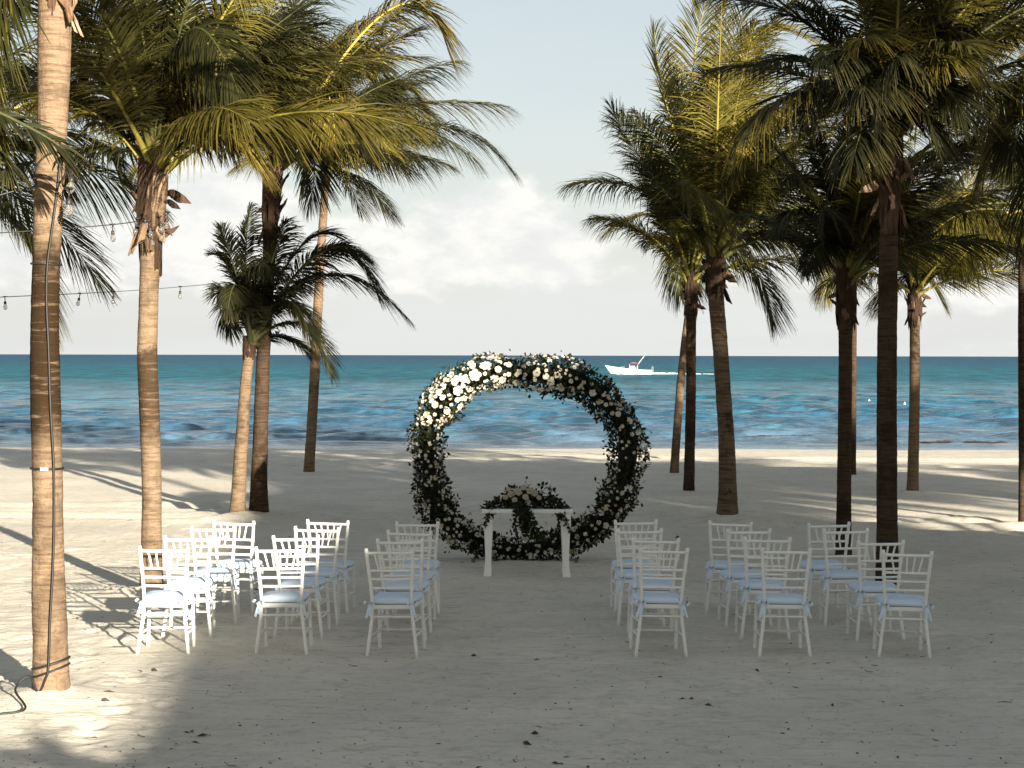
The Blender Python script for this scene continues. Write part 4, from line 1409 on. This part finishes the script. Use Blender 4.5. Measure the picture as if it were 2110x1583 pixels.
def build_cable():
    uv = [(131, 330), (124, 400), (114, 480), (106, 545), (104, 620), (108, 720), (112, 840), (118, 965), (119, 1080), (117, 1180), (113, 1270), (110, 1368), (104, 1392), (88, 1420)]
    P = [on_trunk('cable', u, v, 13.25, 0.014) for u, v in uv]
    a = P[-1]
    g = on_z(40, 1478)
    lift = lambda x, y, h: Vector((x, y, gz(x, y) + h))
    P += [lift(a.x - .05, a.y - .06, .13), lift(a.x - .12, a.y - .16, .07), lift(g.x + .04, g.y, .03), Vector((g.x - .12, g.y - .10, gz(g.x - .12, g.y - .1) + .015)),
          Vector((g.x - .4, g.y - .25, gz(g.x - .4, g.y - .25) + .010)), Vector((g.x - .9, g.y - .3, gz(g.x - .9, g.y - .3) + .01))]
    V, Fc = tube(spline(P, 7), .0085, 7)
    o = obj('power_cable', mesh('power_cable', V, Fc, M_BLACK))
    tag(o, 'black cable running down the thick pale trunk onto the sand', 'cable')
    root, Pp, Rr = PALMS['cable']
    for v, tilt, lab, w in ((545, -.04, 'thin black strap around the thick pale trunk, above the dark stained patch', .010), (965, 0.0, 'black strap with pale glint around middle of the thick pale trunk', .011),
                            (1366, .30, 'upper black strap tied low around the thick pale trunk', .011), (1381, .36, 'lower black strap tied low around the thick pale trunk', .010)):
        z = at_y(100, v, 13.25).z
        j = int(np.argmin(np.abs(Pp[:, 2] - z)))
        r = Rr[j] * 1.025 + .003
        pts = [Vector((Pp[j, 0] + math.cos(q * .2618) * r, Pp[j, 1] + math.sin(q * .2618) * r, z + math.cos(q * .2618) * r * tilt)) for q in range(25)]
        V, Fc = tube(pts, w, 6, False, .8)
        s = obj('tie_strap', mesh('tie_strap', V, Fc, M_BLACK))
        tag(s, lab, 'strap')
        if v == 965:
            V, Fc = box([], [], (Pp[j, 0] + .01, Pp[j, 1] - r - .008, z), (.055, .010, .022))  # pale plate painting a glint of light on the strap
            obj('highlight', mesh('highlight', V, Fc, M_STEEL_L, False), s)


M_STEEL_L = simple_mat("pale_metal", (0.55, 0.54, 0.52), rough=0.35, var=0.1)
build_cable()


def lathe(prof, n=10):
    V, Fc = [], []
    for r, z in prof:
        for k in range(n):
            a = 2 * math.pi * k / n
            V.append(Vector((math.cos(a) * r, math.sin(a) * r, z)))
    for i in range(len(prof) - 1):
        for k in range(n):
            Fc.append((i * n + k, i * n + n + k, i * n + n + (k + 1) % n, i * n + (k + 1) % n))
    Fc += [tuple(range(n)), tuple((len(prof) - 1) * n + k for k in range(n - 1, -1, -1))]
    return V, Fc


_sv, _sf = lathe([(.012, .012), (.030, .010), (.030, 0), (.007, -.002), (.006, -.062), (.018, -.068), (.020, -.105), (.017, -.108)])
SOCKET = mesh('socket', _sv, _sf, M_WIRE)
_bv, _bf = lathe([(.012, -.104), (.020, -.118), (.030, -.140), (.031, -.155), (.024, -.175), (.010, -.186)])
BULB = mesh('bulb', _bv, _bf, M_GLASS)


def string_light(label, P, fr, tilt=0.12, s=1.0, extra=()):
    pts = spline(P, 10)
    o0 = pts[0]
    root = empty('string_light', o0)
    tag(root, label, 'string light', 'strings of bulbs between the palms')
    V, Fc = tube([p - o0 for p in pts], .0065 * s, 6)
    obj('wire', mesh('wire', V, Fc, M_WIRE), root)
    rg = random.Random(len(label))
    for p in [min(pts, key=lambda q: abs((q - o0).length - f * (pts[-1] - o0).length)) for f in fr] + list(extra):
        so = obj('socket', SOCKET, root, p - o0, (rg.uniform(-.15, .15), tilt + rg.uniform(-.12, .12), rg.uniform(0, 6)), [s] * 3)
        obj('bulb', BULB, so)


def frac(P, us, Y):
    pts = spline(P, 10)
    d = (pts[-1] - pts[0]).length
    out = []
    for u in us:
        q = min(pts, key=lambda p: abs((p.x / p.y * F + CU) - u))
        out.append((q - pts[0]).length / d)
    return out


PA = [at_y(-420, 470, 17.0), at_y(-150, 486, 17.8), at_y(0, 480, 18.3), at_y(120, 472, 18.6), at_y(232, 463, 18.9), at_y(286, 456, 19.15)]
root2, Pp2, Rr2 = PALMS['husk']
wrap = []
for i in range(9):
    v = 448 + 44 * ((i * 0.618) % 1.0)
    z = at_y(310, v, 19.3).z
    j = int(np.argmin(np.abs(Pp2[:, 2] - z)))
    a = -0.2 - 2.8 * i / 8
    r = Rr2[j] + .045
    wrap.append(Vector((Pp2[j, 0] + math.cos(a) * r, Pp2[j, 1] + math.sin(a) * r, z + .05)))
string_light('string of clear bulbs ending wrapped under the husk collar of the smooth tan trunk', PA, frac(PA, [-300, -120, 232], 18), s=.95, extra=wrap)
PB = [at_y(-420, 626, 25.5), at_y(-150, 620, 26.3), at_y(10, 612, 26.8), at_y(165, 605, 27.2), at_y(300, 597, 27.5), at_y(440, 585, 27.8), at_y(552, 572, 28.05)]
string_light('far string of small bulbs running to the tall dark trunk', PB, frac(PB, [-300, -140, 10, 165, 238, 373, 437], 27), s=1.0)
PC = [at_y(-420, 560, 12.6), at_y(-200, 470, 12.8), at_y(0, 402, 13.0), at_y(70, 384, 13.12), on_trunk('cable', 78, 352, 13.25, .02), on_trunk('cable', 108, 322, 13.25, .02), on_trunk('cable', 134, 318, 13.25, .02),
      at_y(141, 345, 13.2), at_y(128, 375, 13.05), at_y(138, 392, 13.02), at_y(146, 388, 13.05)]
string_light('string of bulbs looped over the thick pale trunk beneath hanging frond', PC, [], s=1.05, extra=[at_y(142, 390, 13.03), at_y(150, 345, 13.15)])


# ------------------------------------------------------------------ motor boat with its wake, buoys, seaweed
def build_boat():
    w0 = on_z(1290, 771, SEA_Z)
    Y = w0.y
    xb, xs = (1253 - CU) / F * Y, (1342 - CU) / F * Y
    L = xs - xb
    root = empty('motor_boat', ((xb + xs) / 2, Y, SEA_Z))
    tag(root, 'small white motor boat with pink canopy, speeding across the turquoise sea', 'motor boat')
    Mh = simple_mat("boat_hull", (0.80, 0.80, 0.79), rough=0.25, var=0.04, scale=1.0)
    Mp = simple_mat("boat_canopy", (0.62, 0.24, 0.30), rough=0.7, var=0.1, scale=3.0)
    Md = simple_mat("boat_dark", (0.03, 0.035, 0.045), rough=0.4, var=0.2)
    V, Fc = [], []
    ns = 12
    for i in range(ns + 1):
        f = i / ns                                     # 0 stern .. 1 bow
        x = L / 2 - f * L
        bw = 1.15 * (1 - max(0, (f - .45) / .55) ** 2.2) + .02
        sh = .62 + .75 * f ** 2.2
        kl = -.25 + .95 * max(0, f - .5) ** 1.8 * 1.4
        rk = 1.5 * max(0, f - .55) ** 1.5
        V += [Vector((x - rk, -bw, sh)), Vector((x, -bw * .86, kl + (sh - kl) * .42)), Vector((x + rk * .8, 0, kl)), Vector((x, bw * .86, kl + (sh - kl) * .42)), Vector((x - rk, bw, sh)),
              Vector((x - rk, bw * .88, sh - .04)), Vector((x - rk, bw * .80, .38 if f < .72 else sh - .06)), Vector((x - rk, -bw * .80, .38 if f < .72 else sh - .06)), Vector((x - rk, -bw * .88, sh - .04))]
    for i in range(ns):
        for k in range(9):
            k2 = (k + 1) % 9
            Fc.append((i * 9 + k, i * 9 + 9 + k, i * 9 + 9 + k2, i * 9 + k2))
    Fc += [tuple(range(9)), tuple(ns * 9 + k for k in range(8, -1, -1))]
    obj('hull', mesh('hull', V, Fc, Mh, False), root)
    V, Fc = box([], [], (.45, 0, .78), (.8, .9, .9), .8)
    obj('console', mesh('console', V, Fc, Mh, False), root)
    V, Fc = box([], [], (.12, 0, 1.30), (.05, .8, .2), .9)
    obj('windscreen', mesh('windscreen', V, Fc, Md, False), root)
    V, Fc = [], []
    for i in range(9):
        f = i / 8 * 2 - 1
        for y in (-.95, -.5, 0, .5, .95):
            V.append(Vector((.55 + f * .85, y, 1.50 + .34 * (1 - f * f) * (1 - .3 * abs(y)))))
    n0 = len(V)
    V += [v - Vector((0, 0, .14)) for v in V]
    for i in range(8):
        for k in range(4):
            q = i * 5 + k
            Fc += [(q, q + 1, q + 6, q + 5), (n0 + q, n0 + q + 5, n0 + q + 6, n0 + q + 1)]
    obj('canopy', mesh('canopy', V, Fc, Mp), root)
    for x in (-.1, 1.15):
        for y in (-.75, .75):
            V, Fc = tube([(x, y, .4), (x + .05, y * .98, 1.56)], .035, 6)
            obj('canopy_post', mesh('canopy_post', V, Fc, M_STEEL_L), root)
    for y in (-.6, .6):
        V, Fc = tube([(1.2, y, 1.4), (2.3, y * 1.3, 2.9)], [.035, .012], 5)
        obj('outrigger', mesh('outrigger', V, Fc, M_STEEL_L), root)
    V, Fc = box([], [], (L / 2 + .18, 0, .75), (.42, .5, .9), .75)
    obj('outboard_motor', mesh('outboard_motor', V, Fc, Md, False), root)
    V, Fc = box([], [], (-1.1, 0, .85), (.7, .9, .7), .85)
    obj('seat', mesh('seat', V, Fc, Md, False), root)
    # wake
    Mf = simple_mat("sea_foam", (0.78, 0.80, 0.80), rough=0.9, var=0.15, scale=2.0, bmp=0.5)
    rng = np.random.default_rng(2)
    V, Fc = [], []
    for i in range(200):
        f = rng.random() ** 1.9
        x = xs - 1.5 + f * 11
        y = Y + rng.normal(0, .25 + 1.0 * f)
        s = rng.uniform(.16, .55) * (1 - .75 * f)
        b = len(V)
        for k in range(6):
            a = k * 1.047
            V.append(Vector((x + math.cos(a) * s * 1.8, y + math.sin(a) * s, SEA_Z + .02)))
        V.append(Vector((x, y, SEA_Z + s * .75)))
        Fc += [(b + k, b + (k + 1) % 6, b + 6) for k in range(6)]
    for i in range(60):
        f = rng.random()
        x, y, s = xb + 1.6 + f * (L - 1.6), Y - rng.uniform(.8, 1.7), rng.uniform(.15, .38)
        b = len(V)
        for k in range(6):
            a = k * 1.047
            V.append(Vector((x + math.cos(a) * s * 1.6, y + math.sin(a) * s, SEA_Z)))
        V.append(Vector((x, y, SEA_Z + s)))
        Fc += [(b + k, b + (k + 1) % 6, b + 6) for k in range(6)]
    tag(obj('boat_wake', mesh('boat_wake', V, Fc, Mf)), 'white foam wake trailing behind the motor boat', None, None, 'stuff')
    # two marker buoys
    for u, v, lab in ((1791, 828, 'small white buoy afloat between the straight and stout dark trunks'), (1864, 834, 'small white buoy afloat between the stout dark and banded trunks')):
        p = on_z(u, v, SEA_Z)
        V, Fc = lathe([(.02, -.09), (.07, -.05), (.09, .01), (.07, .06), (.03, .09), (.02, .15), (.008, .17)], 12)
        tag(obj('buoy', mesh('buoy', V, Fc, Mh), None, p), lab, 'buoy', 'white buoys off the beach')
    # sargassum drifting at the waterline
    Ms = simple_mat("sargassum", (0.050, 0.026, 0.014), rough=0.8, var=0.5, scale=6.0)
    for n, (u0, u1, v0, v1, cnt, lab) in enumerate(((1530, 1700, 890, 908, 420, 'long brown raft of seaweed drifting off the beach near the mottled palm'),
                                                    (1905, 1970, 909, 913, 40, 'short brown seaweed clump at the waterline beside the banded palm'),
                                                    (1990, 2075, 910, 914, 50, 'brown seaweed strip washed up beyond the banded palm'),
                                                    (1400, 1480, 912, 917, 40, 'brown seaweed strip at the waterline beside the narrow dark palm'))):
        V, Fc = [], []
        c = on_z((u0 + u1) / 2, (v0 + v1) / 2, SEA_Z)
        for i in range(cnt):
            g = rng.normal(0, .33), rng.normal(0, .33)
            u = (u0 + u1) / 2 + g[0] * (u1 - u0) / 1.6
            v = (v0 + v1) / 2 + g[1] * (v1 - v0) / 2.0 + 1.5 * math.sin(u * .05)
            p = on_z(u, v, SEA_Z) - c
            s = rng.uniform(.05, .17)
            b = len(V)
            for k in range(5):
                a = k * 1.2566 + i
                V.append(Vector((p.x + math.cos(a) * s * 1.7, p.y + math.sin(a) * s * 1.5, .015)))
            V.append(Vector((p.x, p.y, .02 + s * rng.uniform(.08, .3))))
            Fc += [(b + k, b + (k + 1) % 5, b + 5) for k in range(5)]
        tag(obj('seaweed', mesh('seaweed', V, Fc, Ms), None, c), lab, None, None, 'stuff')


build_boat()


# ------------------------------------------------------------------ bits of dry leaf, husk and twig scattered on the sand
def build_litter():
    rng = np.random.default_rng(8)
    Ml = simple_mat("dry_litter", (0.060, 0.045, 0.032), rough=0.9, var=0.6, scale=3.0)
    V, Fc = [], []
    spots = []
    for i in range(700):
        v = 1583 - 540 * rng.random() ** 1.25
        u = rng.uniform(-100, 2210)
        spots.append((u, v, rng.uniform(.003, .009) * (2.0 if rng.random() < .06 else 1)))
    spots += [(1086, 1529, .032), (1102, 1506, .022), (1145, 1568, .024), (976, 1347, .020), (318, 1385, .026), (217, 1456, .026), (225, 1441, .018), (1395, 1106, .03), (1396, 1106, .02), (1460, 1449, .02), (1425, 1434, .018), (385, 1508, .016), (395, 1507, .014), (417, 1515, .018)]
    for u, v, s in spots:
        p = on_z(u, v)
        p.z = gz(p.x, p.y) + s * .25
        a = rng.uniform(0, 6.28)
        e = rng.uniform(1.0, 3.2) if s < .02 else 1.4
        d, q = Vector((math.cos(a), math.sin(a), rng.uniform(-.2, .3))) * s * e, Vector((-math.sin(a), math.cos(a), 0)) * s
        up = Vector((0, 0, s * rng.uniform(.5, 1.1)))
        b = len(V)
        V += [p - d, p - q * .7, p + d, p + q * .7, p + up]
        Fc += [(b, b + 1, b + 4), (b + 1, b + 2, b + 4), (b + 2, b + 3, b + 4), (b + 3, b, b + 4)]
    # thin twigs
    for i in range(22):
        p = on_z(rng.uniform(0, 2110), rng.uniform(1180, 1583))
        p.z = gz(p.x, p.y) + .004
        a = rng.uniform(0, 6.28)
        l = rng.uniform(.04, .12)
        q = Vector((math.cos(a) * l, math.sin(a) * l, 0))
        m = p + q * .5 + Vector((-q.y, q.x, 0)) * rng.uniform(-.2, .2)
        e = p + q
        e.z = gz(e.x, e.y) + .006
        tube([p, m, e], [.0022, .003, .0018], 5, True, 1.0, V, Fc)
    tag(obj('beach_litter', mesh('beach_litter', V, Fc, Ml, False)), 'dark bits of dry leaf and twig scattered over the sand', None, None, 'stuff')


build_litter()
